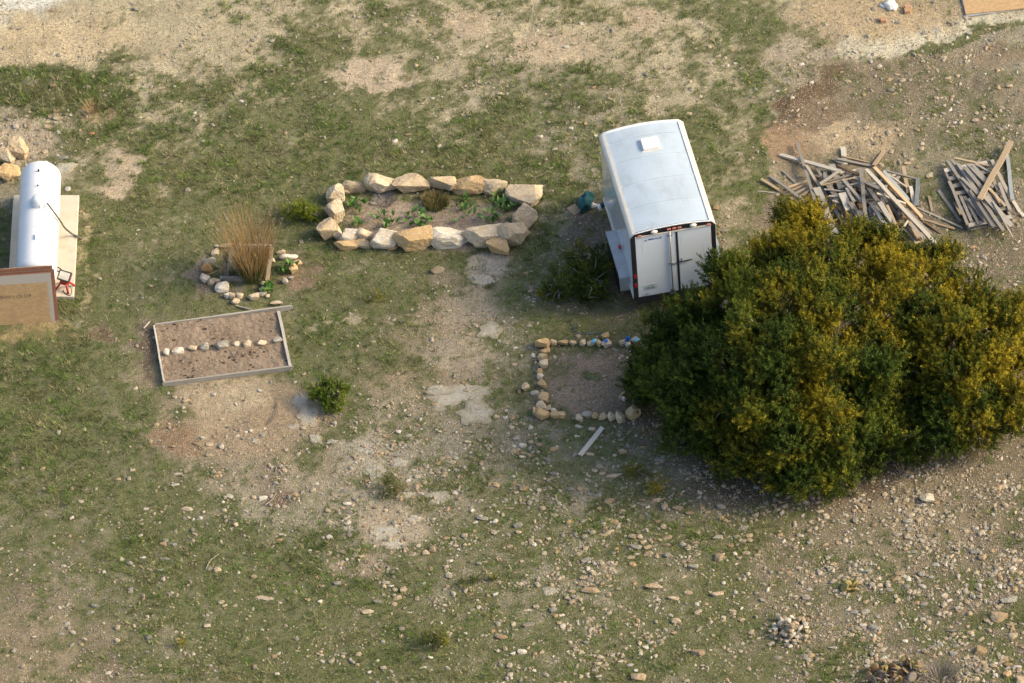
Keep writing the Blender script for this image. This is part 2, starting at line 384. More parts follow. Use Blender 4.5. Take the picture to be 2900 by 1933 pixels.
# patches: px, py, rx, ry, tilt(deg), colour or None, grass value or None
PATCH = [
 (-40, -30, 330, 95, -12, (0.60, 0.55, 0.47), 0.0), (120, 120, 260, 70, -6, (0.47, 0.36, 0.225), 0.02),
 (2480, 125, 150, 40, -4, (0.50, 0.43, 0.31), 0.0), (2640, 92, 140, 36, -14, (0.50, 0.43, 0.31), 0.0), (2800, 55, 150, 34, -10, (0.50, 0.43, 0.31), 0.0),
 (2470, 40, 240, 60, 0, (0.42, 0.31, 0.19), 0.05), (2760, 100, 190, 16, -18, None, 0.95), (2830, 150, 130, 26, -8, (0.24, 0.18, 0.12), 0.1),
 (2270, 290, 150, 26, -34, (0.145, 0.095, 0.058), 0.0), (2360, 230, 50, 22, -50, (0.15, 0.10, 0.06), 0.0), (2230, 400, 120, 50, 0, (0.34, 0.22, 0.13), 0.0),
 (2420, 380, 140, 40, -8, (0.42, 0.31, 0.195), 0.05), (2440, 300, 120, 40, 0, (0.34, 0.255, 0.165), 0.05),
 (720, 1190, 185, 95, -8, (0.32, 0.232, 0.148), 0.0), (640, 1115, 120, 50, -10, (0.42, 0.32, 0.21), 0.05), (340, 490, 42, 75, 15, (0.42, 0.32, 0.22), 0.0),
 (1215, 625, 265, 78, 0, (0.34, 0.255, 0.185), 0.0), (1680, 1080, 140, 92, 0, (0.27, 0.195, 0.135), 0.06), (1590, 1050, 30, 30, 0, None, 0.5), (1660, 1055, 24, 18, 0, None, 0.7),
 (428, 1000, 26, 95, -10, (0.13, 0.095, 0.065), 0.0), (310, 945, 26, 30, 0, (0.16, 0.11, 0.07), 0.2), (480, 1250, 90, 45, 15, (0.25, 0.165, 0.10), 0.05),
 (790, 1410, 50, 34, 0, (0.16, 0.11, 0.075), 0.0), (760, 1360, 60, 50, 0, (0.25, 0.195, 0.14), 0.2),
 (1300, 1000, 110, 50, 10, (0.33, 0.265, 0.19), 0.2), (1370, 760, 70, 50, 0, (0.38, 0.315, 0.235), 0.08), (1320, 880, 80, 50, 0, (0.31, 0.245, 0.17), 0.22),
 (1110, 1490, 110, 70, 0, (0.36, 0.285, 0.20), 0.1), (1020, 1600, 80, 36, 0, (0.29, 0.225, 0.155), 0.25), (1060, 1300, 110, 60, 20, (0.33, 0.28, 0.21), 0.2),
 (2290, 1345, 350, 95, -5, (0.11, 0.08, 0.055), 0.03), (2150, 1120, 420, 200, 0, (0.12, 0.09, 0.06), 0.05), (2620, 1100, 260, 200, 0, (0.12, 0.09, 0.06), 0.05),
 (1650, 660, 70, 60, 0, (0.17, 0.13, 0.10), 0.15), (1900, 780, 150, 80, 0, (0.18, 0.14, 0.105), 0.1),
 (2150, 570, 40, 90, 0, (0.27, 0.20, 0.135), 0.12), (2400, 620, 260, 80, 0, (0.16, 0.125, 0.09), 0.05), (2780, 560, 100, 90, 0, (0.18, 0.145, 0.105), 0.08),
 (2560, 260, 200, 90, -10, (0.205, 0.16, 0.108), 0.2), (2310, 330, 110, 40, -20, (0.2, 0.14, 0.09), 0.05), (2780, 300, 150, 120, 0, (0.215, 0.172, 0.118), 0.25), (300, 280, 110, 60, 20, None, 0.9), (120, 240, 170, 60, 0, None, 0.92), (60, 400, 90, 60, 0, (0.40, 0.31, 0.22), 0.08), (290, 310, 60, 30, 20, (0.40, 0.28, 0.165), 0.25),
 (640, 830, 60, 26, 0, (0.17, 0.14, 0.11), 0.2), (580, 800, 30, 60, 0, (0.2, 0.15, 0.11), 0.1), (850, 780, 50, 60, 0, (0.24, 0.165, 0.11), 0.3),
 (960, 920, 90, 8, -6, (0.36, 0.29, 0.2), 0.2), (520, 260, 60, 40, 0, None, 0.9), (240, 760, 14, 150, 0, (0.42, 0.33, 0.19), 0.4), (120, 940, 150, 28, 0, (0.30, 0.22, 0.11), 0.5),
 (480, 1000, 10, 10, 0, None, 0.2), (2130, 470, 36, 150, 5, None, 0.9), (2260, 150, 110, 40, 0, (0.35, 0.28, 0.2), 0.2), (1900, 330, 60, 20, 0, None, 0.5),
 (1060, 215, 110, 50, 0, (0.43, 0.33, 0.23), 0.08), (1330, 60, 60, 45, 0, (0.44, 0.335, 0.225), 0.08), (1560, 130, 120, 60, 0, (0.43, 0.33, 0.22), 0.15), (1820, 60, 60, 45, 0, (0.44, 0.33, 0.22), 0.05)]

def cover(P):
    """grass cover, soil colour and pebble density at world points (n,3)"""
    px, py = to_px(P)
    wx = (fbm(P[:, 0] * 1.1, P[:, 1] * 1.1, 4) - 0.5) * 150; wy = (fbm(P[:, 0] * 1.1 + 40, P[:, 1] * 1.1 + 7, 4) - 0.5) * 110
    qx, qy = px + wx, py + wy
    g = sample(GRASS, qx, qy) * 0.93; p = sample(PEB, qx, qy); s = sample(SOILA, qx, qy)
    fx_ = (fbm(P[:, 0] * 3.7 + 8, P[:, 1] * 3.7, 4, .65) - .5); fy_ = (fbm(P[:, 0] * 3.7, P[:, 1] * 3.7 + 20, 4, .65) - .5)
    hx = px + wx * 0.7 + fx_ * 70; hy = py + wy * 0.6 + fy_ * 50
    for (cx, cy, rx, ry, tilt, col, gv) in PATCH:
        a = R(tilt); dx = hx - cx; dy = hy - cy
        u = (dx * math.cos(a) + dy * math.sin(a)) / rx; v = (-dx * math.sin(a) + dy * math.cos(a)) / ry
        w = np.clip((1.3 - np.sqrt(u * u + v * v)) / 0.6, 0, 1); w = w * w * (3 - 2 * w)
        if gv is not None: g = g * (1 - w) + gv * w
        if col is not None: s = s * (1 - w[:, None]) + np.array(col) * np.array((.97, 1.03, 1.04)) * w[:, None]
    n = fbm(P[:, 0] * 2.3, P[:, 1] * 2.3 + 31, 5, 0.62)
    n2 = fbm(P[:, 0] * 0.7 + 11, P[:, 1] * 0.7, 3)
    e = g + (n - 0.5) * 1.05 + (n2 - 0.5) * 0.35
    n3 = fbm(P[:, 0] * 9 + 3, P[:, 1] * 9, 3, 0.7)
    e = e + (n3 - 0.5) * 0.75
    gg = np.clip((e - 0.10) / 0.58, 0, 1); gg = gg * gg * (3 - 2 * gg)
    gg = np.where(g < 0.03, 0, gg)
    return gg, s, p

def gz(x, y):
    x = np.asarray(x, float); y = np.asarray(y, float)
    f = np.clip((14 - np.maximum(abs(x), abs(y))) / 3, 0, 1)
    return f * ((fbm(x * 0.9, y * 0.9, 3) - 0.5) * 0.05 + (fbm(x * 5, y * 5 + 3, 3) - 0.5) * 0.045)

ax = np.linspace(-13.5, 13.5, 431)
out = 13.5 + np.geomspace(0.3, 900, 16)
ax = np.concatenate([-out[::-1], ax, out]); N = len(ax)
gx, gy = np.meshgrid(ax, ax, indexing='ij')
GV = np.stack([gx.ravel(), gy.ravel(), np.zeros(N * N)], 1)
cg, cs, cpb = cover(GV)
far = np.clip((np.maximum(abs(GV[:, 0]), abs(GV[:, 1])) - 15) / 10, 0, 1)
cg = cg * (1 - far) + 0.5 * far
cs = cs * (0.70 + 0.60 * fbm(GV[:, 0] * 1.9 + 4, GV[:, 1] * 1.9, 6, .68))[:, None]
GV[:, 2] = gz(GV[:, 0], GV[:, 1])
idx = np.arange(N * N).reshape(N, N)
GF = np.stack([idx[:-1, :-1], idx[1:, :-1], idx[1:, 1:], idx[:-1, 1:]], -1).reshape(-1, 4)

def ground_mat():
    m, nt, b = nodes('stony_pasture')
    b.inputs['Roughness'].default_value = 0.95; b.inputs['Specular IOR Level'].default_value = 0.1
    geo = nd(nt, 'ShaderNodeNewGeometry').outputs['Position']
    soil = nd(nt, 'ShaderNodeAttribute', attribute_name='col').outputs['Color']
    gr = nd(nt, 'ShaderNodeAttribute', attribute_name='grass').outputs['Fac']
    pb = nd(nt, 'ShaderNodeAttribute', attribute_name='pebble').outputs['Fac']
    hv = nd(nt, 'ShaderNodeHueSaturation'); nt.links.new(soil, hv.inputs['Color'])
    mr = nd(nt, 'ShaderNodeMapRange'); nt.links.new(noise(nt, 14, 7, geo, 0.72), mr.inputs[0])
    mr.inputs[1].default_value = 0.3; mr.inputs[2].default_value = 0.7; mr.inputs[3].default_value = 0.55; mr.inputs[4].default_value = 1.4
    nt.links.new(mr.outputs[0], hv.inputs['Value'])
    c = hv.outputs[0]
    v1 = nd(nt, 'ShaderNodeTexVoronoi', Scale=27.0); nt.links.new(geo, v1.inputs[0])
    sep = nd(nt, 'ShaderNodeSeparateColor'); nt.links.new(v1.outputs['Color'], sep.inputs[0])
    pick = nd(nt, 'ShaderNodeMath', operation='GREATER_THAN'); nt.links.new(sep.outputs[0], pick.inputs[0])
    th = nd(nt, 'ShaderNodeMapRange'); nt.links.new(pb, th.inputs[0]); th.inputs[3].default_value = 0.80; th.inputs[4].default_value = 0.42
    nt.links.new(th.outputs[0], pick.inputs[1])
    rnd = ramp(nt, v1.outputs['Distance'], 0.5, 0.3)
    fac = nd(nt, 'ShaderNodeMath', operation='MULTIPLY'); nt.links.new(pick.outputs[0], fac.inputs[0]); nt.links.new(rnd, fac.inputs[1])
    fac2 = nd(nt, 'ShaderNodeMath', operation='MULTIPLY'); nt.links.new(fac.outputs[0], fac2.inputs[0]); fac2.inputs[1].default_value = 0.9
    pc = mixc(nt, sep.outputs[1], (0.50, 0.41, 0.29), (0.33, 0.295, 0.235))
    c = mixc(nt, fac2.outputs[0], c, pc)
    g1 = mixc(nt, ramp(nt, noise(nt, 5, 5, geo, 0.7), 0.4, 0.62), (0.115, 0.135, 0.052), (0.20, 0.19, 0.10))
    g1 = mixc(nt, ramp(nt, noise(nt, 45, 4, geo, 0.7), 0.42, 0.66), g1, (0.075, 0.08, 0.036))
    cut = nd(nt, 'ShaderNodeMath', operation='MULTIPLY_ADD'); nt.links.new(noise(nt, 26, 5, geo, 0.7), cut.inputs[0]); cut.inputs[1].default_value = 0.9
    sub = nd(nt, 'ShaderNodeMath', operation='SUBTRACT'); nt.links.new(gr, sub.inputs[0]); sub.inputs[1].default_value = 0.45
    nt.links.new(sub.outputs[0], cut.inputs[2])
    c = mixc(nt, ramp(nt, cut.outputs[0], 0.15, 1.05), c, g1)
    nt.links.new(c, b.inputs['Base Color'])
    hsum = nd(nt, 'ShaderNodeMath', operation='ADD'); nt.links.new(fac.outputs[0], hsum.inputs[0]); nt.links.new(noise(nt, 50, 6, geo, 0.75), hsum.inputs[1])
    bump(nt, b, hsum.outputs[0], 0.9, 0.03)
    return m
M['ground'] = ground_mat()
gme = fast_mesh('ground', GV, GF, M['ground'], cs, 4)
for nm, arr in (('grass', cg), ('pebble', cpb)):
    a = gme.attributes.new(nm, 'FLOAT', 'POINT'); a.data.foreach_set('value', arr.astype(np.float32))
gme.polygons.foreach_set('use_smooth', [True] * len(gme.polygons))
ground = props(link('ground', gme), 'stony pasture ground with patchy short grass and bare earth', None, None, 'structure')

# keep grass and stones off things that stand there: (px, py, rx, ry)
KEEP = [(122, 690, 105, 150), (40, 880, 130, 60), (627, 978, 185, 82), (1870, 690, 120, 190)]

def scatter(n, ext=13.2):
    P = np.zeros((n, 3)); P[:, 0] = rng.uniform(-ext, ext, n); P[:, 1] = rng.uniform(-ext, ext, n)
    px, py = to_px(P)
    ok = (px > -80) & (px < IW + 80) & (py > -80) & (py < IH + 110)
    for (a, b, c, d) in KEEP: ok &= ~((abs(px - a) < c) & (abs(py - b) < d))
    return P[ok], px[ok], py[ok]

# ------------------------------------------------------------------ grass
def blades(P, per, ln, wd, col, spread, jit=0.25, lift=(0.25, 0.9)):
    n = len(P) * per
    c = np.repeat(P, per, 0)
    a = rng.uniform(0, 2 * np.pi, n); r = rng.random(n) * spread
    b = c + np.stack([np.cos(a) * r, np.sin(a) * r, np.zeros(n)], 1)
    a2 = a + rng.normal(0, 0.8, n); up = rng.uniform(*lift, n)
    d = np.stack([np.cos(a2) * np.sqrt(1 - up ** 2), np.sin(a2) * np.sqrt(1 - up ** 2), up], 1)
    L = np.repeat(ln, per) * rng.uniform(0.55, 1.2, n)
    s = np.stack([-np.sin(a2), np.cos(a2), np.zeros(n)], 1) * (np.repeat(wd, per) * 0.5)[:, None]
    V = np.empty((n, 3, 3)); V[:, 0] = b - s; V[:, 1] = b + s; V[:, 2] = b + d * L[:, None]
    C = np.repeat(col, per, 0) * rng.uniform(1 - jit, 1 + jit, (n, 1))
    return V.reshape(-1, 3), np.repeat(C, 3, 0)

P, px, py = scatter(150000)
g, s, p = cover(P)
keep = rng.random(len(P)) < 0.02 + g ** 1.1 * np.clip(2.6 * fbm(P[:, 0] * 6, P[:, 1] * 6 + 77, 3) - .55, 0.1, 1.2)
P = P[keep]; px = px[keep]; py = py[keep]
P[:, 2] = gz(P[:, 0], P[:, 1]) - 0.004
tone = fbm(P[:, 0] * 0.8 + 5, P[:, 1] * 0.8, 4); tone2 = fbm(P[:, 0] * 3.1, P[:, 1] * 3.1 + 50, 3)
green = np.array([0.112, 0.150, 0.043]); olive = np.array([0.19, 0.195, 0.08]); straw = np.array([0.35, 0.30, 0.17]); fresh = np.array([0.125, 0.19, 0.038])
w1 = np.clip((tone - 0.42) / 0.2, 0, 1)[:, None]; w2 = (rng.random(len(P)) < 0.10 + 0.22 * np.clip((tone2 - 0.5) / 0.2, 0, 1))[:, None]
w3 = np.clip((0.46 - tone2) / 0.1, 0, 1)[:, None] * 0.8
gc = green * (1 - w1) + olive * w1; gc = gc * (1 - w3) + fresh * w3; gc = np.where(w2, straw * 0.8 + gc * 0.2, gc)
tall = np.clip((fbm(P[:, 0] * 0.5 + 90, P[:, 1] * 0.5, 3) - 0.45) / 0.2, 0, 1)
for (a, b, c, d, k) in [(150, 250, 260, 90, 1.0), (230, 300, 120, 110, 0.9), (1150, 470, 420, 90, 0.6), (1000, 620, 200, 130, 0.5), (210, 830, 40, 130, 1.0), (110, 950, 150, 40, 1.0)]:
    tall = np.maximum(tall, k * np.exp(-((px - a) / c) ** 2 - ((py - b) / d) ** 2))
gc = gc * np.clip(rng.normal(1.0, 0.28, (len(P), 1)) * (0.72 + 0.56 * fbm(P[:, 0] * 4.3, P[:, 1] * 4.3, 3)[:, None]), .35, 1.7)
bank = np.exp(-((px - 170) / 210) ** 2 - ((py - 265) / 95) ** 2) + .7 * np.exp(-((px - 330) / 90) ** 2 - ((py - 330) / 120) ** 2)
tall = tall + 1.6 * np.clip(bank, 0, 1) * (fbm(P[:, 0] * 2.5, P[:, 1] * 2.5 + 5, 3) > .45)
V, C = blades(P, 7, 0.055 + 0.08 * tall, np.full(len(P), 0.0125), gc, 0.042, 0.3)
ob = link('grass', fast_mesh('grass', V, np.arange(len(V)).reshape(-1, 3), M['grass'], C))
props(ob, 'short green and straw coloured grass covering the pasture in patches', None, None, 'stuff')

# ------------------------------------------------------------------ stones
def ico(sub):
    bm = bmesh.new(); bmesh.ops.create_icosphere(bm, subdivisions=sub, radius=1.0)
    V = np.array([v.co[:] for v in bm.verts]); F = np.array([[v.index for v in f.verts] for f in bm.faces]); bm.free()
    return V, F
ICO = {1: ico(1), 2: ico(2), 3: ico(3), 4: ico(4)}

def rock_geo(r, sub, planes=9, rough=0.06, cut=(0.45, 0.8)):
    """chiselled stone inside the unit cube: a ball cut by random planes, then roughened"""
    V, F = ICO[sub]; V = V.copy()
    pw = r.uniform(0.55, 0.85); V = np.sign(V) * np.abs(V) ** pw; V *= 0.88
    for _ in range(planes):
        n = r.normal(size=3); n /= np.linalg.norm(n); d = r.uniform(*cut)
        h = V @ n - d; m = h > 0; V[m] -= np.outer(h[m], n)
    o = r.uniform(0, 50, 3)
    k = vnoise(V[:, 0] * 2.5 + o[0], V[:, 1] * 2.5 + V[:, 2] * 1.7 + o[1]) - 0.5
    k2 = vnoise(V[:, 2] * 7 + o[2], V[:, 0] * 6 - V[:, 1] * 7 + o[0]) - 0.5
    V *= (1 + rough * 2.2 * k + rough * 1.2 * k2)[:, None]
    if sub > 2:
        k3 = vnoise(V[:, 2] * 11 + V[:, 1] * 9 + o[1], V[:, 0] * 13 - V[:, 1] * 5 + o[2]) - 0.5; k4 = vnoise(V[:, 0] * 21 + V[:, 2] * 17 + o[0], V[:, 1] * 23 + V[:, 2] * 9 + o[1]) - 0.5
        V *= (1 + 0.075 * k3 + 0.05 * k4)[:, None]
    V /= (V.max(0) - V.min(0)); V -= (V.max(0) + V.min(0)) / 2
    return V, F
# small loose pebbles: one mass
P, px, py = scatter(620000)
g, s, p = cover(P)
clus = np.clip((fbm(P[:, 0] * 2.3 + 70, P[:, 1] * 2.3, 5, .65) - 0.40) / 0.22, 0, 1.5)
keep = rng.random(len(P)) < 0.34 * (0.05 + p ** 1.1) * (0.2 + 1.0 * clus ** 1.4) * (1.0 - 0.35 * g)
P = P[keep]; p = p[keep]; g = g[keep]; n = len(P)
size = np.clip(np.exp(rng.normal(math.log(0.0135), 0.6, n)) * (0.7 + 0.6 * p), 0.007, 0.055)
protos = [rock_geo(rng, 1, 5, 0.12) for _ in range(12)]
VV, FF, CC = [], [], []; off = 0
pal = np.array([(0.345, 0.28, 0.19), (0.37, 0.32, 0.245), (0.27, 0.24, 0.188), (0.32, 0.23, 0.135), (0.46, 0.42, 0.345), (0.24, 0.218, 0.178)])
which = rng.integers(0, 12, n); ci = rng.choice(6, n, p=[0.3, 0.22, 0.16, 0.12, 0.08, 0.12])
zz = gz(P[:, 0], P[:, 1])
for k in range(12):
    m = np.where(which == k)[0]; pv, pf = protos[k]
    a = rng.uniform(0, 6.28, len(m)); ca, sa = np.cos(a)[:, None], np.sin(a)[:, None]
    sc = size[m][:, None] * np.array([2.4, 1.9, 1.3]) * rng.uniform(0.7, 1.3, (len(m), 3))
    q = pv[None] * sc[:, None, :]
    X = q[..., 0] * ca - q[..., 1] * sa + P[m, 0][:, None]; Y = q[..., 0] * sa + q[..., 1] * ca + P[m, 1][:, None]
    Z = q[..., 2] + (zz[m] + sc[:, 2] * 0.05)[:, None]
    VV.append(np.stack([X, Y, Z], -1).reshape(-1, 3)); nv = len(pv)
    FF.append((pf[None] + (off + np.arange(len(m)) * nv)[:, None, None]).reshape(-1, 3)); off += len(m) * nv
    CC.append(np.repeat(pal[ci[m]] * rng.uniform(0.72, 1.12, (len(m), 1)), nv, 0))
ob = link('pebbles', fast_mesh('pebbles', np.concatenate(VV), np.concatenate(FF), M['pebble'], np.concatenate(CC)))
props(ob, 'small limestone pebbles and gravel strewn over the whole pasture', None, None, 'stuff')
print('pebbles', n)

SHARED = {}
def shared_rock(sub, i, mat):
    k = (sub, i, mat)
    if k not in SHARED:
        r = np.random.default_rng(100 + i)
        V, F = rock_geo(r, sub, 10 if sub > 2 else 7, 0.05 if sub > 2 else 0.08)
        SHARED[k] = fast_mesh('stone', V, F, M[mat])
    return SHARED[k]
EL = {'cream': 'cream', 'ochre': 'ochre', 'tan': 'tan', 'white': 'whitish', 'grey': 'grey', 'orange': 'orange'}
def rock_at(name, px, py, w, h, col, cat, ctx, group, label=None, flat=0.45, ang=None, big=None, base=0.0, rot=0.0):
    """stone w x h photograph pixels in size, resting on the ground (base = support height)"""
    sx = w / PXM; hh = h / PXM
    sz = flat * hh / math.cos(PITCH); sy = (1 - flat) * hh / math.sin(PITCH)
    sz = max(sz, 0.3 * min(sx, sy)); sy = max(sy, 0.35 * sx)
    if name == 'stone': sx *= .93; sy *= .93
    sink = 0.16 if name == 'stone' else 0.38
    c = gp(px, py, base + sz * 0.42)
    if big is None: big = 3 if w > 34 else 2
    i = random.randrange(10)
    o = link(name, shared_rock(big, i, col + '_b' if name in ('border_stone', 'row_stone', 'boulder') else col), None, (c.x, c.y, base + float(gz(c.x, c.y)) * (base == 0) + sz * sink),
             (random.uniform(-.12, .12), random.uniform(-.12, .12), ang if ang is not None else random.choice((0, math.pi)) + random.uniform(-.3, .3)), (sx, sy, sz))
    if label is None:
        sw = max(w, h * 1.1)
        sizew = 'very large' if sw > 75 else 'large' if sw > 55 else 'biggish' if sw > 42 else 'medium' if sw > 33 else 'smallish' if sw > 26 else 'small' if sw > 18 else 'tiny'
        a_ = w / h; shp = 'elongated' if a_ > 1.7 else 'upright' if a_ < .65 else 'squarish' if a_ < 1.0 else 'oblong'
        label = f'{sizew} {shp} {EL[col]} stone {ctx}'
    props(o, label, cat, group)
    return o
def text_mesh(cu, name, mat, parent, loc, rot, sx=1.0):
    tmp = bpy.data.objects.new('tmp', cu); COL.objects.link(tmp); bpy.context.view_layer.update()
    me = bpy.data.meshes.new_from_object(tmp.evaluated_get(bpy.context.evaluated_depsgraph_get()))
    bpy.data.objects.remove(tmp); bpy.data.curves.remove(cu)
    me.materials.clear(); me.materials.append(mat)
    o = link(name, me, parent, loc, rot); o.scale = (sx, 1, 1); return o

# ------------------------------------------------------------------ propane tank on its pad
pa, pb_, pc_ = gp(37.9, 551, 0.1), gp(224, 551, 0.1), gp(209, 839, 0.1)
pd_ = pa + (pc_ - pb_)
pv = [(p.x, p.y, z) for z in (-0.06, 0.1) for p in (pa, pb_, pc_, pd_)]
bmq = bmesh.new(); bmesh.ops.contextual_create
pad_me = mesh('concrete_pad', pv, [(3, 2, 1, 0), (4, 5, 6, 7), (0, 1, 5, 4), (1, 2, 6, 5), (2, 3, 7, 6), (3, 0, 4, 7)], M['concrete'])
bmq.from_mesh(pad_me); bmesh.ops.recalc_face_normals(bmq, faces=bmq.faces); bmesh.ops.bevel(bmq, geom=[e for e in bmq.edges if e.verts[0].co.z > 0 and e.verts[1].co.z > 0], offset=0.012, segments=1, affect='EDGES')
bmq.to_mesh(pad_me); bmq.free()
props(link('concrete_pad', pad_me), 'cream concrete pad under the white gas tank', 'concrete pad')

AZ = 0.78; TR = 0.44
A, B_ = gp(115.3, 502, AZ), gp(102.3, 775, AZ)
tdir = (B_ - A); tlen = tdir.length; yaw = math.atan2(tdir.y, tdir.x)
tank = empty('gas_tank', (A.x, A.y, 0), (0, 0, yaw))
props(tank, 'long white horizontal gas tank with domed lid on a concrete pad', 'gas tank')
prof = []
for k in range(9):
    q = math.pi / 2 * k / 8; prof.append((max(TR * math.sin(q), 0.004), -0.22 * math.cos(q)))
prof += [(TR, tlen * t) for t in (0.001, 0.33, 0.66, 1)]
for k in range(1, 9):
    q = math.pi / 2 * k / 8; prof.append((max(TR * math.cos(q), 0.004), tlen + 0.22 * math.sin(q)))
shell = lathe('shell', prof, M['tank'], tank, (0, 0, AZ), (0, math.pi / 2, 0), 48)
for t in (0.005, 0.5):
    lathe('weld_seam', [(TR - .004, -.008), (TR + .003, -.004), (TR + .003, .004), (TR - .004, .008)], M['tank'], tank, (tlen * t, 0, AZ), (0, math.pi / 2, 0), 48)
for t in (0.25, 0.75):
    for s in (-1, 1):
        bx(tank, 'leg', (tlen * t, s * 0.24, 0.27), (0.09, 0.10, 0.345), M['tank'], 0.006)
def on_tank(px, py):
    p = gp(px, py, AZ + TR - 0.01); d = Vector((math.cos(yaw), math.sin(yaw), 0))
    return (p - Vector((A.x, A.y, p.z))).dot(d)
xd = on_tank(109, 575)
dome = lathe('lid', [(0.165, -0.06), (0.17, 0.05), (0.16, 0.11), (0.13, 0.15), (0.08, 0.175), (0.01, 0.18)], M['tank'], tank, (xd, 0.04, AZ + TR), None, 28)
lathe('rim', [(0.178, -0.02), (0.182, 0.0), (0.182, 0.02), (0.175, 0.03)], M['tank'], dome, (0, 0, 0.0), None, 28)
bx(dome, 'latch', (0.17, 0.02, 0.03), (0.02, 0.03, 0.05), M['steel'])
for (a, b, r, h) in ((111.5, 485, 0.022, 0.05), (109, 527, 0.017, 0.04)):
    lathe('valve', [(r, -0.01), (r, h * .6), (r * .7, h)], M['black'], tank, (on_tank(a, b), 0, AZ + TR), None, 10)
for (a, b, l) in ((101, 672, 0.16),):
    bx(tank, 'lifting_lug', (on_tank(a, b), 0, AZ + TR + 0.012), (l, 0.015, 0.05), M['tank'], 0.003)
bx(tank, 'name_plate', (on_tank(106, 640), 0.02, AZ + TR + 0.0015), (0.10, 0.07, 0.004), M['plate'])
h0 = gp(133, 574, 1.30); h1 = gp(153, 600, 1.17); h2 = gp(172, 627, 0.86); h25 = gp(184, 645, 0.50); h3 = gp(205, 662, 0.16); h4 = gp(225, 672, 0.115); h5 = gp(231, 676, 0.0)
hose = tube('gas_hose', smooth_curve([h0, h1, h2, h25, h3, h4, h5], 40), 0.021, M['hose'], None, 8)
props(hose, 'grey flexible hose running from the tank lid down to the ground', 'hose')

# leaning strand-board sheets in front of the tank
f1 = gp(156, 911, 0.0)
for k, (dy, tilt, dx, hgt) in enumerate(((0.0, 12, 0, 1.22), (0.02, 16.5, 0.075, 1.22), (0.075, 19.0, 0.035, 1.25))):
    b = empty('strand_board_sheet', (f1.x + dx, f1.y + dy + 0.02, -0.012), (R(-tilt), 0, R(1.2)))
    lab = ['weathered tan wood sheet with stamped lettering, foremost of the leaning sheets', 'wood sheet leaning in the middle behind the stamped one',
           'rearmost wood sheet leaning against the gas tank'][k]
    props(b, lab, 'wood sheet', 'wood sheets leaning by the tank')
    pn = bx(b, 'panel', (0, 0, hgt / 2), (2.44, 0.02, hgt), M['osb_edge' if k == 0 else 'osb_side'], 0.0)
    pn.data.transform(Matrix.Translation((-1.22, 0, hgt / 2))); pn.location = (0, 0, 0)
    if k == 0:
        ed = bx(b, 'sawn_edge', (-1.22, 0.0, hgt + 0.0055), (2.44, 0.0205, 0.008), M['osb_side'])
        cu = bpy.data.curves.new('stamp', 'FONT'); cu.body = 'EIIHNI I :OI S18'; cu.size = 0.11; cu.extrude = 0.0008
        text_mesh(cu, 'stamped_lettering', W['brown'], b, (-1.18, -0.0112, 0.66), (R(90), 0, 0))['kind'] = 'stuff'
    else:
        bx(b, 'sawn_edge', (-1.22, 0.0, hgt + 0.0055), (2.44, 0.0205, 0.008), W['tan' if k == 2 else 'brown'])

# red work light on the pad
wl0 = gp(183, 817, 0.1)
wk = empty('work_light', wl0, (0, 0, R(-28))); wk.scale = (1.2, 1.2, 1.2)
props(wk, 'red stand work light with white lens and black frame on the concrete pad', 'work light')
lens_rot = (R(-50), 0, 0)
bx(wk, 'stand', (0, 0.03, 0.15), (0.16, 0.10, 0.12), M['redpaint'], 0.015)
hd = bx(wk, 'housing', (0, 0.06, 0.25), (0.23, 0.07, 0.17), M['redpaint'], 0.015, lens_rot)
bx(hd, 'frame', (0, -0.032, 0.0), (0.25, 0.03, 0.19), M['black'], 0.01)
bx(hd, 'lens', (0, -0.048, 0.0), (0.20, 0.006, 0.14), M['whitelens'], 0.004)
for sx_, sy_ in ((-1, -1), (1, -1), (-1, 1), (1, 1)):
    tube('leg', [(sx_ * 0.02, 0.02, 0.2), (sx_ * 0.13, 0.02 + sy_ * 0.12, 0.008)], 0.02, M['redpaint'], wk)
tube('handle', smooth_curve([(-0.12, 0.09, 0.28), (-0.20, 0.10, 0.30), (-0.20, 0.17, 0.30), (-0.12, 0.16, 0.28)], 14), 0.011, M['black'], wk)
tube('power_cord', smooth_curve([(0.05, 0.0, 0.15), (0.16, -0.03, 0.08), (0.18, -0.12, 0.01), (0.08, -0.12, 0.008), (0.0, -0.05, 0.01)], 24), 0.006, M['rubber'], wk)

# ------------------------------------------------------------------ enclosed cargo trailer
TW, TL, TB, TT, CR = 1.83, 3.30, 0.40, 2.26, 0.085
YAW = R(8.9)
cnr = gp(1797, 849, TB)
trl = empty('cargo_trailer', (0, 0, 0), (0, R(-1.0), YAW))
fwd = Vector((-math.sin(YAW), math.cos(YAW), 0)); rgt = Vector((math.cos(YAW), math.sin(YAW), 0))
trl.location = Vector((cnr.x, cnr.y, 0)) + rgt * (TW / 2)
props(trl, 'white enclosed cargo trailer with double rear doors parked beside the cedar', 'trailer')
def arc(x, z0=TT, rise=CR, half=TW / 2):
    return z0 + rise * (1 - (x / half) ** 2)
def section(inset=0.0, n=14, zb=TB + 0.03, dz=0.0, rc=0.07):
    hw = TW / 2 - inset
    pts = [(-hw, zb)]
    for k in range(5):
        q = math.pi - math.pi / 2 * k / 4
        pts.append((-hw + rc + rc * math.cos(q), TT - rc + 0.02 + rc * math.sin(q) + dz))
    for k in range(1, n):
        x = (-hw + rc) + (2 * hw - 2 * rc) * k / n
        pts.append((x, TT + 0.02 + (CR) * (1 - (x / (hw - rc)) ** 2) + dz))
    for k in range(5):
        q = math.pi / 2 - math.pi / 2 * k / 4
        pts.append((hw - rc + rc * math.cos(q), TT - rc + 0.02 + rc * math.sin(q) + dz))
    pts.append((hw, zb)); return pts
sec = section(0.02, dz=-0.012)
nS = len(sec); V = []; F = []
ys = [0.03, TL * .25, TL * .5, TL * .75, TL - 0.06, TL - 0.02, TL]
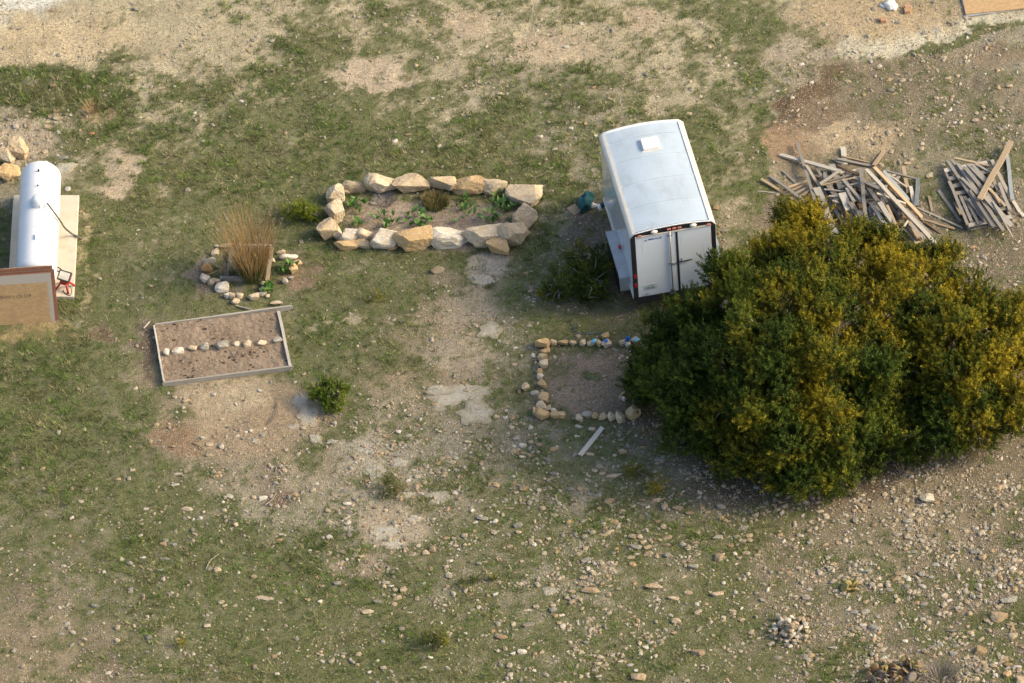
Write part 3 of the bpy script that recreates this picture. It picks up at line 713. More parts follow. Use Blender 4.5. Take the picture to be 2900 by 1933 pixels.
for i, y in enumerate(ys):
    sc_ = 1.0 if y < TL - .03 else (0.985 if y < TL - 0.01 else 0.95)
    for (x, z) in sec: V.append((x * sc_, y, TB + (z - TB) * (1 if sc_ == 1 else (0.995 if sc_ > .96 else 0.975))))
for i in range(len(ys) - 1):
    for j in range(nS - 1): F.append((i * nS + j, i * nS + j + 1, (i + 1) * nS + j + 1, (i + 1) * nS + j))
    F.append((i * nS + nS - 1, i * nS, (i + 1) * nS, (i + 1) * nS + nS - 1))
F.append(tuple(range(nS))); F.append(tuple((len(ys) - 1) * nS + j for j in range(nS))[::-1])
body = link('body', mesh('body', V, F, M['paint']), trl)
# roof sheets with lapped seams
cuts = [0.02, 0.78, 1.52, 2.26, 2.92, TL - 0.03]
for k in range(5):
    y0, y1 = cuts[k] + 0.004, cuts[k + 1] - 0.004
    V = []; n = 16; hw = TW / 2 - 0.105
    for y, dz in ((y0, 0.0), (y1, 0.003)):
        for top in (0, 1):
            for i in range(n + 1):
                x = -hw + 2 * hw * i / n
                V.append((x, y, TT + 0.02 + CR * (1 - (x / (TW / 2 - 0.09)) ** 2) - 0.008 + (0.012 + dz if top else 0)))
    m1 = n + 1; F = []
    for i in range(n):
        F += [(m1 + i, m1 + i + 1, 3 * m1 + i + 1, 3 * m1 + i), (i, m1 + i, m1 + i + 1, i + 1)[::-1], (2 * m1 + i, 2 * m1 + i + 1, 3 * m1 + i + 1, 3 * m1 + i)[::-1]]
    rp = link('roof_panel', mesh('roof_panel', V, F, M['roof']), trl)
    for s in (-1, 1):
        bx(rp, 'seam_clip', (s * (hw - 0.03), y0, TT + 0.03), (0.05, 0.02, 0.012), M['trim'])
# side skins: separate sheets
for s in (-1, 1):
    for k in range(4):
        w_ = (TL - 0.12) / 4
        bx(trl, 'side_panel', (s * (TW / 2 - 0.018), 0.07 + w_ * (k + 0.5), (TB + TT) / 2 - 0.005), (0.008, w_ - 0.008, TT - TB - 0.13), M['paint'])
    # edge mouldings: top corner and lower rub rail
    V, F = [], []
    pr = [(TW / 2 + 0.004, TT - 0.09), (TW / 2 + 0.008, TT - 0.04), (TW / 2 - 0.012, TT + 0.008), (TW / 2 - 0.055, TT + 0.036), (TW / 2 - 0.115, TT + 0.05), (TW / 2 - 0.115, TT + 0.02), (TW / 2 - 0.03, TT - 0.05)]
    for y in (0.0, TL * .5, TL - 0.05): V += [(s * x, y, z) for x, z in pr]
    q = len(pr)
    for i in range(2):
        for j in range(q): F.append((i * q + j, i * q + (j + 1) % q, (i + 1) * q + (j + 1) % q, (i + 1) * q + j)[::s])
    F += [tuple(range(q))[::-s], tuple(2 * q + j for j in range(q))[::s]]
    link('corner_moulding', mesh('corner_moulding', V, F, M['trim'], False), trl)
    bx(trl, 'rub_rail', (s * (TW / 2 - 0.004), TL / 2 + 0.02, TB + 0.035), (0.03, TL - 0.08, 0.08), M['trim'], 0.006)
# front top moulding (arched)
pts = [(x, TL - 0.015, TT + 0.01 + CR * (1 - (x / (TW / 2 - .09)) ** 2)) for x in np.linspace(-TW / 2 + 0.1, TW / 2 - 0.1, 15)]
pts = [(-TW / 2 + 0.015, TL - 0.03, TT - 0.06)] + pts + [(TW / 2 - 0.015, TL - 0.03, TT - 0.06)]
tube('front_moulding', pts, 0.042, M['tank'], trl, 8)
# rear frame
def arch_plate(name, zlo, mat, y0, y1, hw, dz, parent):
    V = []; n = 18
    for y in (y0, y1):
        for i in range(n + 1):
            x = -hw + 2 * hw * i / n; e = max(0, abs(x) - (hw - 0.07)); V.append((x, y, TT + 0.02 + CR * (1 - (x / (TW / 2)) ** 2) + dz - (0.07 - math.sqrt(max(0, 0.0049 - e * e)))))
            V.append((x, y, zlo))
    m2 = 2 * (n + 1); F = []
    for i in range(n):
        a = 2 * i
        F += [(a, a + 1, a + 3, a + 2), (m2 + a, m2 + a + 2, m2 + a + 3, m2 + a + 1), (a, a + 2, m2 + a + 2, m2 + a), (a + 1, m2 + a + 1, m2 + a + 3, a + 3)]
    F += [(0, m2, m2 + 1, 1), (2 * n, 2 * n + 1, m2 + 2 * n + 1, m2 + 2 * n)]
    return link(name, mesh(name, V, F, mat), parent)
HD = TT - 0.055
header = arch_plate('rear_header', HD, M['black'], -0.03, 0.03, TW / 2, 0.0, trl)
# white lip arching over the header
pts = [(x, -0.012, TT + 0.028 + CR * (1 - (x / (TW / 2)) ** 2)) for x in np.linspace(-TW / 2 + 0.07, TW / 2 - 0.07, 15)]
tube('rear_lip', [(-TW / 2 - 0.004, -0.012, TT - 0.06)] + pts + [(TW / 2 + 0.004, -0.012, TT - 0.06)], 0.016, M['tank'], trl, 6)
for s in (-1, 1):
    post = bx(trl, 'rear_post', (s * (TW / 2 - 0.045), -0.002, (TB + HD) / 2), (0.09, 0.064, HD - TB - 0.004), M['black'], 0.006)
    z0 = (TB + HD) / 2
    for z in (1.12, 0.86):
        bx(post, 'tail_light', (0, -0.036, z - z0), (0.055, 0.014, 0.115), M['redlens'], 0.01)
bx(trl, 'rear_sill', (0, -0.002, TB + 0.045), (TW - 0.186, 0.064, 0.09), M['black'], 0.006)
bx(trl, 'rear_bumper', (0, 0.02, TB - 0.055), (TW - 0.12, 0.10, 0.10), M['black'], 0.008)
bx(trl, 'head_strip', (0, -0.038, HD + 0.008), (TW - 0.19, 0.016, 0.045), M['trim'], 0.004)
for x in (-0.72, -0.085, 0.03, 0.145, 0.77):
    e = 0 if abs(x) < .5 else -0.004
    bx(header, 'marker_light', (x, -0.042, arc(x) - 0.045 if abs(x) < .5 else arc(x) - 0.045), (0.085, 0.025, 0.045), M['pinklens'], 0.008)
for x in (-0.40, 0.44):
    lathe('dome_light', [(0.075, 0), (0.075, 0.012), (0.06, 0.03), (0.03, 0.042), (0.005, 0.045)], M['whitelens'], header, (x, -0.03, arc(x) - 0.035), (R(90), 0, 0), 18).scale = (1, 0.62, 1)
# doors
DZ0, DZ1 = TB + 0.10, HD - 0.024
dx0, dx1 = -TW / 2 + 0.098, TW / 2 - 0.098
gap = 0.075
doors = []
for s, (x0, x1) in ((-1, (dx0, gap - 0.022)), (1, (gap + 0.022, dx1))):
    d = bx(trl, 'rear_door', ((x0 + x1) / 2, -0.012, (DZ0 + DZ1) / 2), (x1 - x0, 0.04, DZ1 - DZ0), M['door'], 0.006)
    doors.append((d, (x0 + x1) / 2, (DZ0 + DZ1) / 2))
bx(trl, 'door_seal', (gap, -0.014, (DZ0 + DZ1) / 2), (0.036, 0.052, DZ1 - DZ0), M['rubber'], 0.004)
dL, cxL, czL = doors[0]; dR, cxR, czR = doors[1]
def on(d, cx, cz, x, z): return (x - cx, -0.028, z - cz)
xb = -0.075
p = on(dL, cxL, czL, xb, 0)
tube('lock_rod', [(p[0], p[1] - 0.012, DZ0 - 0.03 - czL), (p[0], p[1] - 0.012, DZ1 + 0.05 - czL)], 0.014, M['steel'], dL, 8)
for z in (DZ0 + 0.05, 1.32, DZ1 - 0.06):
    bx(dL, 'rod_bracket', (p[0], p[1], z - czL), (0.11, 0.02, 0.035), M['steel'], 0.004)
bx(dL, 'lower_keeper', (p[0], p[1] - 0.004, DZ0 - 0.035 - czL), (0.12, 0.03, 0.03), M['steel'], 0.005)
q = on(dR, cxR, czR, 0.0, 1.34)
bx(dR, 'latch_handle', (0.20 - cxR, -0.045, 1.335 - czR), (0.34, 0.018, 0.030), M['black'], 0.006, (0, R(-2), 0))
bx(dR, 'latch_arm', (0.0 - cxR, -0.045, 1.315 - czR), (0.17, 0.016, 0.022), M['steel'], 0.003, (0, R(-6), 0))
bx(dR, 'hasp', (0.15 - cxR, -0.038, 1.37 - czR), (0.03, 0.02, 0.11), M['steel'], 0.004)
def text(parent, name, body_, size, loc, mat, rot=(R(90), 0, 0), shear=0.0, bold=0.0, sx=1.0):
    cu = bpy.data.curves.new(name, 'FONT'); cu.body = body_; cu.size = size; cu.extrude = 0.001; cu.shear = shear; cu.offset = bold
    return text_mesh(cu, name, mat, parent, loc, rot, sx)
# maker's mark: blue swoosh and slanted word
sw = [(0, 0), (0.10, 0.052), (0.075, 0.03), (0.105, 0.012), (0.085, 0.0), (0.05, 0.006)]
me = mesh('swoosh', [(x, 0, z) for x, z in sw], [(0, 1, 2, 3, 4, 5)], M['inkblue'])
link('swoosh', me, dL, (-0.66 - cxL, -0.0222, DZ1 - 0.115 - czL))
text(dL, 'lettering', 'MIRAGE', 0.072, (-0.545 - cxL, -0.0215, DZ1 - 0.105 - czL), M['inkblue'], shear=0.3, bold=0.001, sx=1.15)
pl = bx(dL, 'number_plate', (-0.545 - cxL, -0.0215, 0.745 - czL), (0.29, 0.004, 0.15), M['plate'], 0.0)
text(pl, 'plate_number', '11R 0E1', 0.085, (-0.125, -0.003, -0.05), M['inkgreen'], bold=0.001, sx=0.78)
bx(pl, 'plate_rule', (0, -0.003, 0.052), (0.16, 0.002, 0.012), M['inkgreen'])
bx(dL, 'door_stop', (-0.62 - cxL, -0.03, 0.57 - czL), (0.07, 0.03, 0.02), M['steel'], 0.004)
# roof vent
vy = TL - 0.70
vt = bx(trl, 'roof_vent', (0.06, vy, TT + CR + 0.055), (0.36, 0.36, 0.07), M['tank'], 0.018, None, 2)
bx(vt, 'vent_flange', (0, 0, -0.032), (0.42, 0.42, 0.012), M['trim'], 0.003)
# axles, wheels, fenders
for s in (-1, 1):
    fx = s * (TW / 2 + 0.105)
    V, F = [], []; outl = [(0.42, 0.34), (0.50, 0.64), (0.66, 0.76), (1.86, 0.76), (2.02, 0.64), (2.10, 0.34)]
    inn = [(0.46, 0.34), (0.535, 0.62), (0.67, 0.725), (1.85, 0.725), (1.985, 0.62), (2.06, 0.34)]
    for x in (s * (TW / 2 - 0.012), s * (TW / 2 + 0.21)):
        V += [(x, y, z) for y, z in outl] + [(x, y, z) for y, z in inn]
    for j in range(5):
        F += [(j, j + 1, 12 + j + 1, 12 + j), (6 + j, 18 + j, 18 + j + 1, 6 + j + 1), (12 + j, 12 + j + 1, 18 + j + 1, 18 + j), (j, 6 + j, 6 + j + 1, j + 1)]
    F += [(0, 12, 18, 6), (5, 11, 23, 17)]
    fd = link('fender', mesh('fender', V, F, M['alum']), trl)
    bx(fd, 'fender_lip', (s * (TW / 2 + 0.213), 1.26, 0.715), (0.008, 1.2, 0.085), M['alum'])
    bx(fd, 'side_marker', (s * (TW / 2 + 0.03), 1.32, 0.79), (0.05, 0.09, 0.05), M['redlens'], 0.01)
    for y in (0.92, 1.60):
        wh = empty('wheel', (0, 0, 0)); wh.parent = trl; wh.location = (fx, y, 0.325); wh.rotation_euler = (0, R(90), 0)
        lathe('tyre', [(0.19, -0.09), (0.30, -0.095), (0.325, -0.06), (0.33, 0), (0.325, 0.06), (0.30, 0.095), (0.19, 0.09)], M['rubber'], wh, None, None, 28)
        lathe('rim', [(0.05, -0.07), (0.19, -0.075), (0.2, 0), (0.19, 0.075), (0.05, 0.07)], M['tank'], wh, None, None, 20)
for y in (0.92, 1.60):
    tube('axle', [(-TW / 2 - 0.1, y, 0.325), (TW / 2 + 0.1, y, 0.325)], 0.03, M['black'], trl, 8)
for x in (-0.62, 0.62): bx(trl, 'chassis_rail', (x, TL / 2, TB - 0.012), (0.06, TL - 0.1, 0.08), M['black'])
for s in (-1, 1): tube('tongue_bar', [(s * 0.7, TL - 0.1, TB - 0.02), (0, TL + 0.95, TB - 0.02)], 0.045, M['black'], trl, 8)
tube('tongue_jack', [(0, TL + 0.8, 0.0), (0, TL + 0.8, 0.8)], 0.035, M['steel'], trl, 8)
jp = trl.matrix_basis.inverted() @ gp(1700, 584, 0.20)
sj = tube('stabiliser_jack', [(-TW / 2 + 0.25, jp.y, 0.34), (-TW / 2 - 0.02, jp.y, 0.26), (jp.x + 0.02, jp.y, 0.2)], 0.06, M['black'], trl, 10)
tube('jack_foot', [(jp.x + 0.025, jp.y, 0.2), (jp.x - 0.05, jp.y, 0.18)], 0.075, M['tank'], sj, 10)

# teal cloth bundle with cardboard beside the trailer
c = gp(1655, 580, 0.08)
tb = empty('cloth_bundle', (c.x, c.y, 0)); props(tb, 'crumpled teal cloth bundle over cardboard on the ground beside the trailer', 'cloth')
def lump(name, sx, sy, sz, mat, parent, loc, rot, seed, amp=0.35, fr=2.2):
    V, F = ICO[3]; V = V.copy(); r = np.random.default_rng(seed); o = r.uniform(0, 60, 3)
    k = vnoise(V[:, 0] * fr + o[0], V[:, 1] * fr + V[:, 2] * 1.3 + o[1]) - .5; k += 0.6 * (vnoise(V[:, 0] * fr * 2.6 + o[2], V[:, 1] * fr * 2.6 - V[:, 2] * 3 + o[0]) - .5)
    V = V * (1 + amp * 2 * k)[:, None] * np.array([sx, sy, sz]); V[:, 2] = np.maximum(V[:, 2], -sz * 0.75)
    me = fast_mesh(name, V, F, mat); me.polygons.foreach_set('use_smooth', [True] * len(F)); return link(name, me, parent, loc, rot)
lump('cloth', 0.17, 0.24, 0.14, M['teal'], tb, (0.02, 0.02, 0.09), (0, 0, R(-20)), 3)
lump('cloth_fold', 0.14, 0.13, 0.13, M['teal'], tb, (0.09, 0.24, 0.1), (0, 0, 0), 8)
bx(tb, 'cardboard_flap', (-0.22, -0.06, 0.02), (0.22, 0.26, 0.012), M['card'], 0.0, (0.1, -0.1, 0.6))
lump('paper_bag', 0.09, 0.07, 0.06, M['whitelens'], tb, (0.19, 0.0, 0.05), (0, 0, 0.6), 12)

nt_ = M['slab'].node_tree; bs_ = nt_.nodes['Principled BSDF']; src_ = bs_.inputs['Base Color'].links[0].from_socket
da_ = nd(nt_, 'ShaderNodeAttribute', attribute_name='dust')
nt_.links.new(mixc(nt_, da_.outputs['Alpha'], src_, da_.outputs['Color']), bs_.inputs['Base Color'])

# ------------------------------------------------------------------ big stone-ringed bed (local notes: origin 880,450; step 0.2975)
def ring(items, ox, oy, k, name, ctx, group, cat='border stone', flat=0.5, hs=1.55, ws=1.24):
    for it in items:
        x, y, w, h, col = it[:5]; kw = it[5] if len(it) > 5 else {}
        rock_at(name, ox + x * k, oy + y * k, w * k * ws, h * k * hs, col, cat, ctx(x, y) if callable(ctx) else ctx, group, flat=kw.get('flat', flat), ang=kw.get('ang', random.uniform(-.12, .12)), label=kw.get('label'), big=kw.get('big', 3 if w * k > 20 else 2), base=kw.get('base', 0))
BIG = 'in the border of the big stone-ringed plant bed'
L = lambda s, **k: dict(label=s, **k)
bed1 = [
 (235, 330, 150, 170, 'cream', L('upright cream stone at the back left corner of the big stone-ringed bed', big=4)),
 (355, 295, 80, 62, 'cream'), (425, 250, 225, 110, 'tan'),
 (670, 225, 285, 185, 'cream', L('tall wedge-shaped cream slab in the back row of the big bed', big=4)),
 (955, 235, 305, 170, 'tan', L('broad tan block beside the wedge-shaped slab in the big bed border', big=4)),
 (1270, 230, 245, 160, 'tan', L('tan stone directly behind the brown-topped bush in the big bed', big=4)),
 (1505, 245, 275, 160, 'ochre', L('pointed ochre stone in the back row of the big bed', big=4)),
 (1740, 260, 215, 145, 'cream'), (2025, 335, 300, 230, 'cream', L('wide flat cream slab at the back corner of the big bed near the teal bundle', flat=.3, big=4)),
 (2040, 535, 205, 240, 'tan', L('upper half of the long tan stone flank of the big bed', big=4, ang=-0.35)), (1935, 690, 270, 240, 'tan', L('heavy tan end stone at the front corner of the big bed', big=4, ang=0.5)),
 (225, 490, 150, 215, 'cream', L('tall narrow cream stone on the short side of the big bed', big=4, ang=0.2)), (165, 670, 175, 180, 'tan'), (255, 700, 75, 130, 'cream'),
 (365, 715, 175, 125, 'white', L('whitish rounded stone perched on ochre stone of the big bed', base=0.10)), (335, 815, 195, 95, 'ochre'), (510, 712, 140, 110, 'cream', L('small cream stone stacked on a tan block of the big bed', base=0.10)), (495, 800, 140, 90, 'tan'),
 (705, 750, 260, 190, 'white', L('rounded whitish boulder in the front row of the big bed', big=4)), (770, 838, 95, 40, 'ochre'),
 (972, 750, 335, 215, 'ochre', L('large squared ochre block in the front row of the big bed', big=4)),
 (1302, 735, 335, 185, 'white', L('large white block in the front row of the big bed', big=4)),
 (1640, 720, 350, 205, 'cream', L('large rounded cream boulder in the front row of the big bed', big=4)),
 (1795, 832, 200, 150, 'ochre', L('ochre slab leaning on the outside of the big bed front corner', big=4, ang=-0.6))]
ring(bed1, 880, 450, 0.2975, 'border_stone', BIG, 'border stones of the big bed')
rock_at('stone', 1240, 762, 45, 28, 'cream', 'stone', '', 'loose stones', label='rounded cream stone lying alone on the grass in front of the big bed')

# ------------------------------------------------------------------ small bed with the tall dry shrub (origin 560,660; step 0.1403)
SM = lambda x, y: 'on the ' + ('tank side' if x < 480 else 'big-bed side' if x > 1480 else 'raised-bed side' if y > 1000 else 'rear side') + ' of the dry shrub bed'
bed2 = [(390, 270, 100, 65, 'grey'), (585, 255, 270, 110, 'tan'), (355, 400, 125, 145, 'cream'), (240, 560, 225, 125, 'grey'), (185, 705, 195, 175, 'orange'), (150, 900, 175, 185, 'white'),
 (265, 975, 125, 135, 'cream'), (375, 950, 155, 105, 'cream'), (482, 910, 65, 85, 'grey'), (490, 1070, 245, 195, 'white'), (590, 1245, 105, 115, 'white'), (700, 1245, 155, 125, 'cream'), (852, 1262, 125, 135, 'cream'),
 (760, 1358, 155, 125, 'cream'), (1122, 1282, 205, 135, 'cream'), (1305, 1232, 145, 95, 'grey'), (1315, 1135, 125, 105, 'grey'), (1362, 1030, 155, 115, 'tan'), (1410, 1265, 85, 75, 'cream'), (1680, 375, 165, 75, 'cream'),
 (1832, 470, 315, 145, 'white'), (2012, 610, 165, 125, 'ochre'), (1932, 722, 155, 190, 'ochre'), (1760, 960, 115, 115, 'grey'), (1880, 912, 95, 75, 'grey'), (1525, 545, 65, 95, 'cream'), (1592, 1410, 215, 65, 'cream')]
ring(bed2, 560, 660, 0.1403, 'border_stone', SM, 'border stones of the dry shrub bed')

PLANKS = []
def plank_geo(seed, nseg=5):
    r = np.random.default_rng(seed); V = []; F = []
    for i in range(nseg + 1):
        t = i / nseg - 0.5; e = r.uniform(-0.02, 0.02, 4) if i in (0, nseg) else np.zeros(4); bow = 0.06 * r.uniform(-1, 1)
        for j, (y, z) in enumerate(((-.5, -.5), (.5, -.5), (.5, .5), (-.5, .5))):
            V.append((t + e[j], y * (1 + 0.05 * r.uniform(-1, 1)) + bow, z * (1 + .08 * r.uniform(-1, 1))))
    for i in range(nseg):
        for j in range(4): F.append((4 * i + j, 4 * i + (j + 1) % 4, 4 * i + 4 + (j + 1) % 4, 4 * i + 4 + j)[::-1])
    F += [(0, 1, 2, 3)[::-1], tuple(4 * nseg + j for j in range(4))]
    return V, F
PG = [plank_geo(i) for i in range(6)]
PM = {}
def plank_mesh(i, mat):
    if (i, mat) not in PM: PM[(i, mat)] = mesh('board', *PG[i], W[mat])
    return PM[(i, mat)]
def bar(name, p, q, w, th, mat, parent=None, i=None, roll=0.0):
    """board from p to q (centre line), width w, thickness th"""
    p, q = Vector(p), Vector(q); d = q - p
    x = d.normalized(); y = Vector((0, 0, 1)).cross(x).normalized(); z = x.cross(y)
    m = Matrix((x, y, z)).transposed().to_4x4() @ Matrix.Rotation(roll, 4, 'X')
    o = link(name, plank_mesh(random.randrange(6) if i is None else i, mat), parent)
    mb = Matrix.Translation((p + q) / 2) @ m @ Matrix.Diagonal((d.length, w, th, 1))
    o.matrix_basis = parent.matrix_basis.inverted() @ mb if parent is not None else mb
    return o
def q2(x, y, z): return gp(560 + x * .1403, 660 + y * .1403, z)
fr = empty('timber_edging', q2(1000, 600, 0)); props(fr, 'weathered timber edging boards framing the tall dry shrub', 'bed frame')
bar('rail', q2(1500, 290, .05), q2(1400, 965, .05), 0.08, 0.06, 'tan', fr)
bar('rail', q2(730, 258, .045), q2(1500, 268, .045), 0.05, 0.09, 'white', fr)
bar('rail', q2(512, 915, .05), q2(1285, 948, .05), 0.08, 0.10, 'grey', fr)
bar('rail', q2(690, 330, .045), q2(590, 860, .045), 0.07, 0.09, 'grey', fr)

# ------------------------------------------------------------------ timber-framed raised bed with a row of stones (origin 400,850; step 0.287)
def q3(x, y, z=0.0): return gp(400 + x * .287, 850 + y * .287, z)
BH = 0.11
rb = empty('raised_bed', q3(800, 450)); props(rb, 'grey timber-framed raised bed filled with bare brown soil', 'raised bed')
tl, tr, br, bl = q3(125, 235, BH), q3(1350, 85, BH), q3(1470, 648, BH), q3(225, 808, BH)
dn = Vector((0, 0, BH / 2 + 0.01))
ex = q3(1490, 48, BH)
bar('frame_board', tl - dn, ex - dn, 0.036, BH + .02, 'white', rb)
bar('frame_board', tr - dn + (br - tr) * .035, br - dn, 0.06, BH + .02, 'white', rb)
bar('frame_board', bl - dn, br - dn + (br - bl) * 0.012, 0.036, BH + .02, 'white', rb)
bar('frame_board', tl - dn + (bl - tl) * .02, bl - dn - (bl - tl) * .02, 0.036, BH + .02, 'white', rb)
bar('corner_stake', br + Vector((-.05, .06, -.2)), br + Vector((-.05, .06, .01)), 0.05, 0.05, 'grey', rb)
bar('corner_stake', bl + Vector((.05, .06, -.2)), bl + Vector((.05, .06, .01)), 0.05, 0.05, 'grey', rb)
def soil_mat():
    m, nt, b = nodes('bed_soil'); b.inputs['Roughness'].default_value = 0.95; b.inputs['Specular IOR Level'].default_value = 0.1
    geo = nd(nt, 'ShaderNodeNewGeometry').outputs['Position']
    c = mixc(nt, ramp(nt, noise(nt, 2.2, 5, geo, 0.6), 0.38, 0.65), (0.20, 0.148, 0.104), (0.27, 0.208, 0.15))
    c = mixc(nt, ramp(nt, noise(nt, 6.5, 4, geo, 0.6), 0.63, 0.7), c, (0.065, 0.048, 0.034))
    v = nd(nt, 'ShaderNodeTexVoronoi', Scale=38.0); nt.links.new(geo, v.inputs[0])
    sp = nd(nt, 'ShaderNodeSeparateColor'); nt.links.new(v.outputs['Color'], sp.inputs[0])
    k = nd(nt, 'ShaderNodeMath', operation='GREATER_THAN'); nt.links.new(sp.outputs[0], k.inputs[0]); k.inputs[1].default_value = 0.86
    c = mixc(nt, k.outputs[0], c, (0.30, 0.24, 0.175)); nt.links.new(c, b.inputs['Base Color'])
    bump(nt, b, noise(nt, 40, 6, geo, 0.75), 0.8, 0.02); return m
nx, ny = 90, 46; V = []
for i in range(nx + 1):
    for j in range(ny + 1):
        u, v = i / nx, j / ny
        p = (tl * (1 - u) + tr * u) * (1 - v) + (bl * (1 - u) + br * u) * v
        V.append((p.x, p.y, 0))
V = np.array(V)
fur = 0.022 * np.sin(np.tile(np.linspace(0, 1, ny + 1), nx + 1) * math.pi * 4 + 1.2)
V[:, 2] = 0.05 + fur + (fbm(V[:, 0] * 4, V[:, 1] * 4, 4) - .5) * 0.05 + (fbm(V[:, 0] * 14, V[:, 1] * 14, 3) - .5) * 0.03
V -= np.array(rb.location)
ii = np.arange((nx + 1) * (ny + 1)).reshape(nx + 1, ny + 1)
Fq = np.stack([ii[:-1, :-1], ii[:-1, 1:], ii[1:, 1:], ii[1:, :-1]], -1).reshape(-1, 4)
sm = fast_mesh('soil', V, Fq, soil_mat(), None, 4); link('soil', sm, rb)
# clods and pebbles lying on the soil: one mass
n = 170; VV, FF, CC = [], [], []
for k in range(n):
    u, v = rng.random(), rng.random(); p = (tl * (1 - u) + tr * u) * (1 - v) + (bl * (1 - u) + br * u) * v
    pvv, pf = protos[k % 12]; dark = rng.random() < 0.85 * np.clip((float(fbm(np.array([p.x * 2.2]), np.array([p.y * 2.2]), 3)[0]) - .42) / .2, 0, 1); s_ = rng.uniform(0.015, 0.055) if dark else rng.uniform(0.012, 0.032)
    z = 0.05 + 0.022 * math.sin(v * math.pi * 4 + 1.2) + float((fbm(np.array([p.x * 4]), np.array([p.y * 4]), 4) - .5)[0]) * .05
    VV.append(pvv * s_ * np.array([1.3, 1, .7]) + np.array([p.x, p.y, z + s_ * .1]) - np.array(rb.location)); FF.append(pf + k * len(pvv))
    c_ = np.array((0.085, 0.06, 0.042)) if dark else pal[rng.integers(0, 5)] * .9
    CC.append(np.tile(c_ * rng.uniform(.8, 1.15), (len(pvv), 1)))
props(link('soil_clods', fast_mesh('soil_clods', np.concatenate(VV), np.concatenate(FF), M['pebble'], np.concatenate(CC)), rb), None, None, None, 'stuff')
rowst = [(245, 510, 58, 70, 'white'), (360, 495, 115, 65, 'white'), (507, 470, 88, 55, 'cream'), (622, 455, 84, 74, 'grey'), (795, 437, 122, 95, 'grey', L('largest squared grey stone in the row across the raised bed', base=.09)),
         (933, 427, 68, 58, 'white'), (1045, 425, 74, 68, 'cream'), (1185, 413, 100, 58, 'cream'), (1350, 390, 84, 60, 'grey')]
for it in rowst: it_ = it[5] if len(it) > 5 else {}
ring([(x[0], x[1], x[2], x[3], x[4], dict(x[5] if len(x) > 5 else {}, base=0.06)) for x in rowst], 400, 850, 0.287, 'row_stone', 'in the stone row across the raised soil bed', 'row of stones in the raised bed', 'stone', 0.42, 1.4, 1.1)
def stick(px1, py1, px2, py2, r, mat, label, z=0.03, bend=0.1, name='stick', z2=None):
    a, b = gp(px1, py1, z), gp(px2, py2, z if z2 is None else z2); mid = (a + b) / 2 + (b - a).cross(Vector((0, 0, 1))) * bend * random.choice((-1, 1)); mid.z += 0.01
    o = tube(name, smooth_curve([a, mid, b], 10), list(np.linspace(r, r * .55, 11)), mat, None, 5); return props(o, label, 'stick', 'loose sticks')
props(bar('lath', gp(668, 865, .02), gp(715, 877, .06), .03, .018, 'white'), 'short pale wooden lath lying against the back board of the raised bed', 'lath')
props(bar('lath', gp(407, 929, .015), gp(424, 910, .015), .025, .018, 'white'), 'tiny pale lath on the ground off the corner of the raised bed', 'lath')
props(bar('plank', gp(1450 + 803 * .3189, 900 + 972 * .3189, .02), gp(1450 + 603 * .3189, 900 + 1218 * .3189, .02), .10, .035, 'white'), 'single weathered grey plank lying on the grass near the cedar', 'plank')

# ------------------------------------------------------------------ stone-edged bed by the cedar (origin 1450,900; step 0.3189)
CB = lambda x, y: 'in the ' + ('trailer-side row' if y < 260 else 'path-side row' if x < 350 else 'plank-side row' if y > 780 else 'cedar-side end') + ' edging the bare bed'
bed3 = [(272, 225, 135, 85, 'ochre'), (370, 215, 72, 50, 'tan'), (455, 215, 95, 46, 'ochre'), (540, 215, 64, 46, 'tan'), (625, 213, 58, 50, 'cream'), (700, 220, 72, 34, 'cream'), (775, 222, 48, 60, 'ochre'), (825, 155, 78, 55, 'ochre'),
 (840, 225, 90, 60, 'white', L('whitish stone with a blue cap on it edging the bare bed')), (978, 215, 64, 55, 'cream'), (1026, 220, 50, 55, 'white', L('whitish stone with upright blue plastic piece, edging the bare bed')), (1095, 195, 75, 45, 'cream'), (290, 293, 98, 50, 'ochre'), (268, 348, 84, 60, 'tan'),
 (278, 407, 84, 66, 'cream'), (243, 470, 58, 45, 'ochre'), (250, 518, 58, 54, 'white'), (268, 583, 78, 55, 'ochre'), (122, 612, 74, 60, 'tan'), (200, 660, 78, 34, 'grey'), (280, 705, 95, 86, 'ochre'), (260, 780, 98, 70, 'cream'), (270, 850, 134, 90, 'ochre'),
 (205, 832, 45, 74, 'ochre'), (325, 805, 48, 44, 'tan'), (370, 820, 48, 32, 'white'), (378, 860, 88, 58, 'ochre'), (438, 862, 72, 54, 'ochre'), (597, 885, 64, 54, 'cream'), (660, 857, 94, 54, 'grey'), (735, 860, 68, 54, 'ochre'), (803, 872, 84, 54, 'tan'),
 (885, 875, 74, 70, 'cream'), (960, 870, 84, 80, 'cream'), (1075, 830, 125, 85, 'ochre', L('large wedge-shaped ochre stone at the bed corner under the cedar branches', big=4, ang=0.5)), (995, 672, 54, 34, 'ochre'), (965, 697, 34, 34, 'tan'), (993, 712, 38, 34, 'white'), (1075, 655, 84, 90, 'cream'), (1110, 730, 84, 65, 'grey')]
ring(bed3, 1450, 900, 0.3189, 'border_stone', CB, 'border stones of the bed by the cedar', hs=1.75, ws=1.04)
def q7(x, y, z=0.0): return gp(1450 + x * .3189, 900 + y * .3189, z)
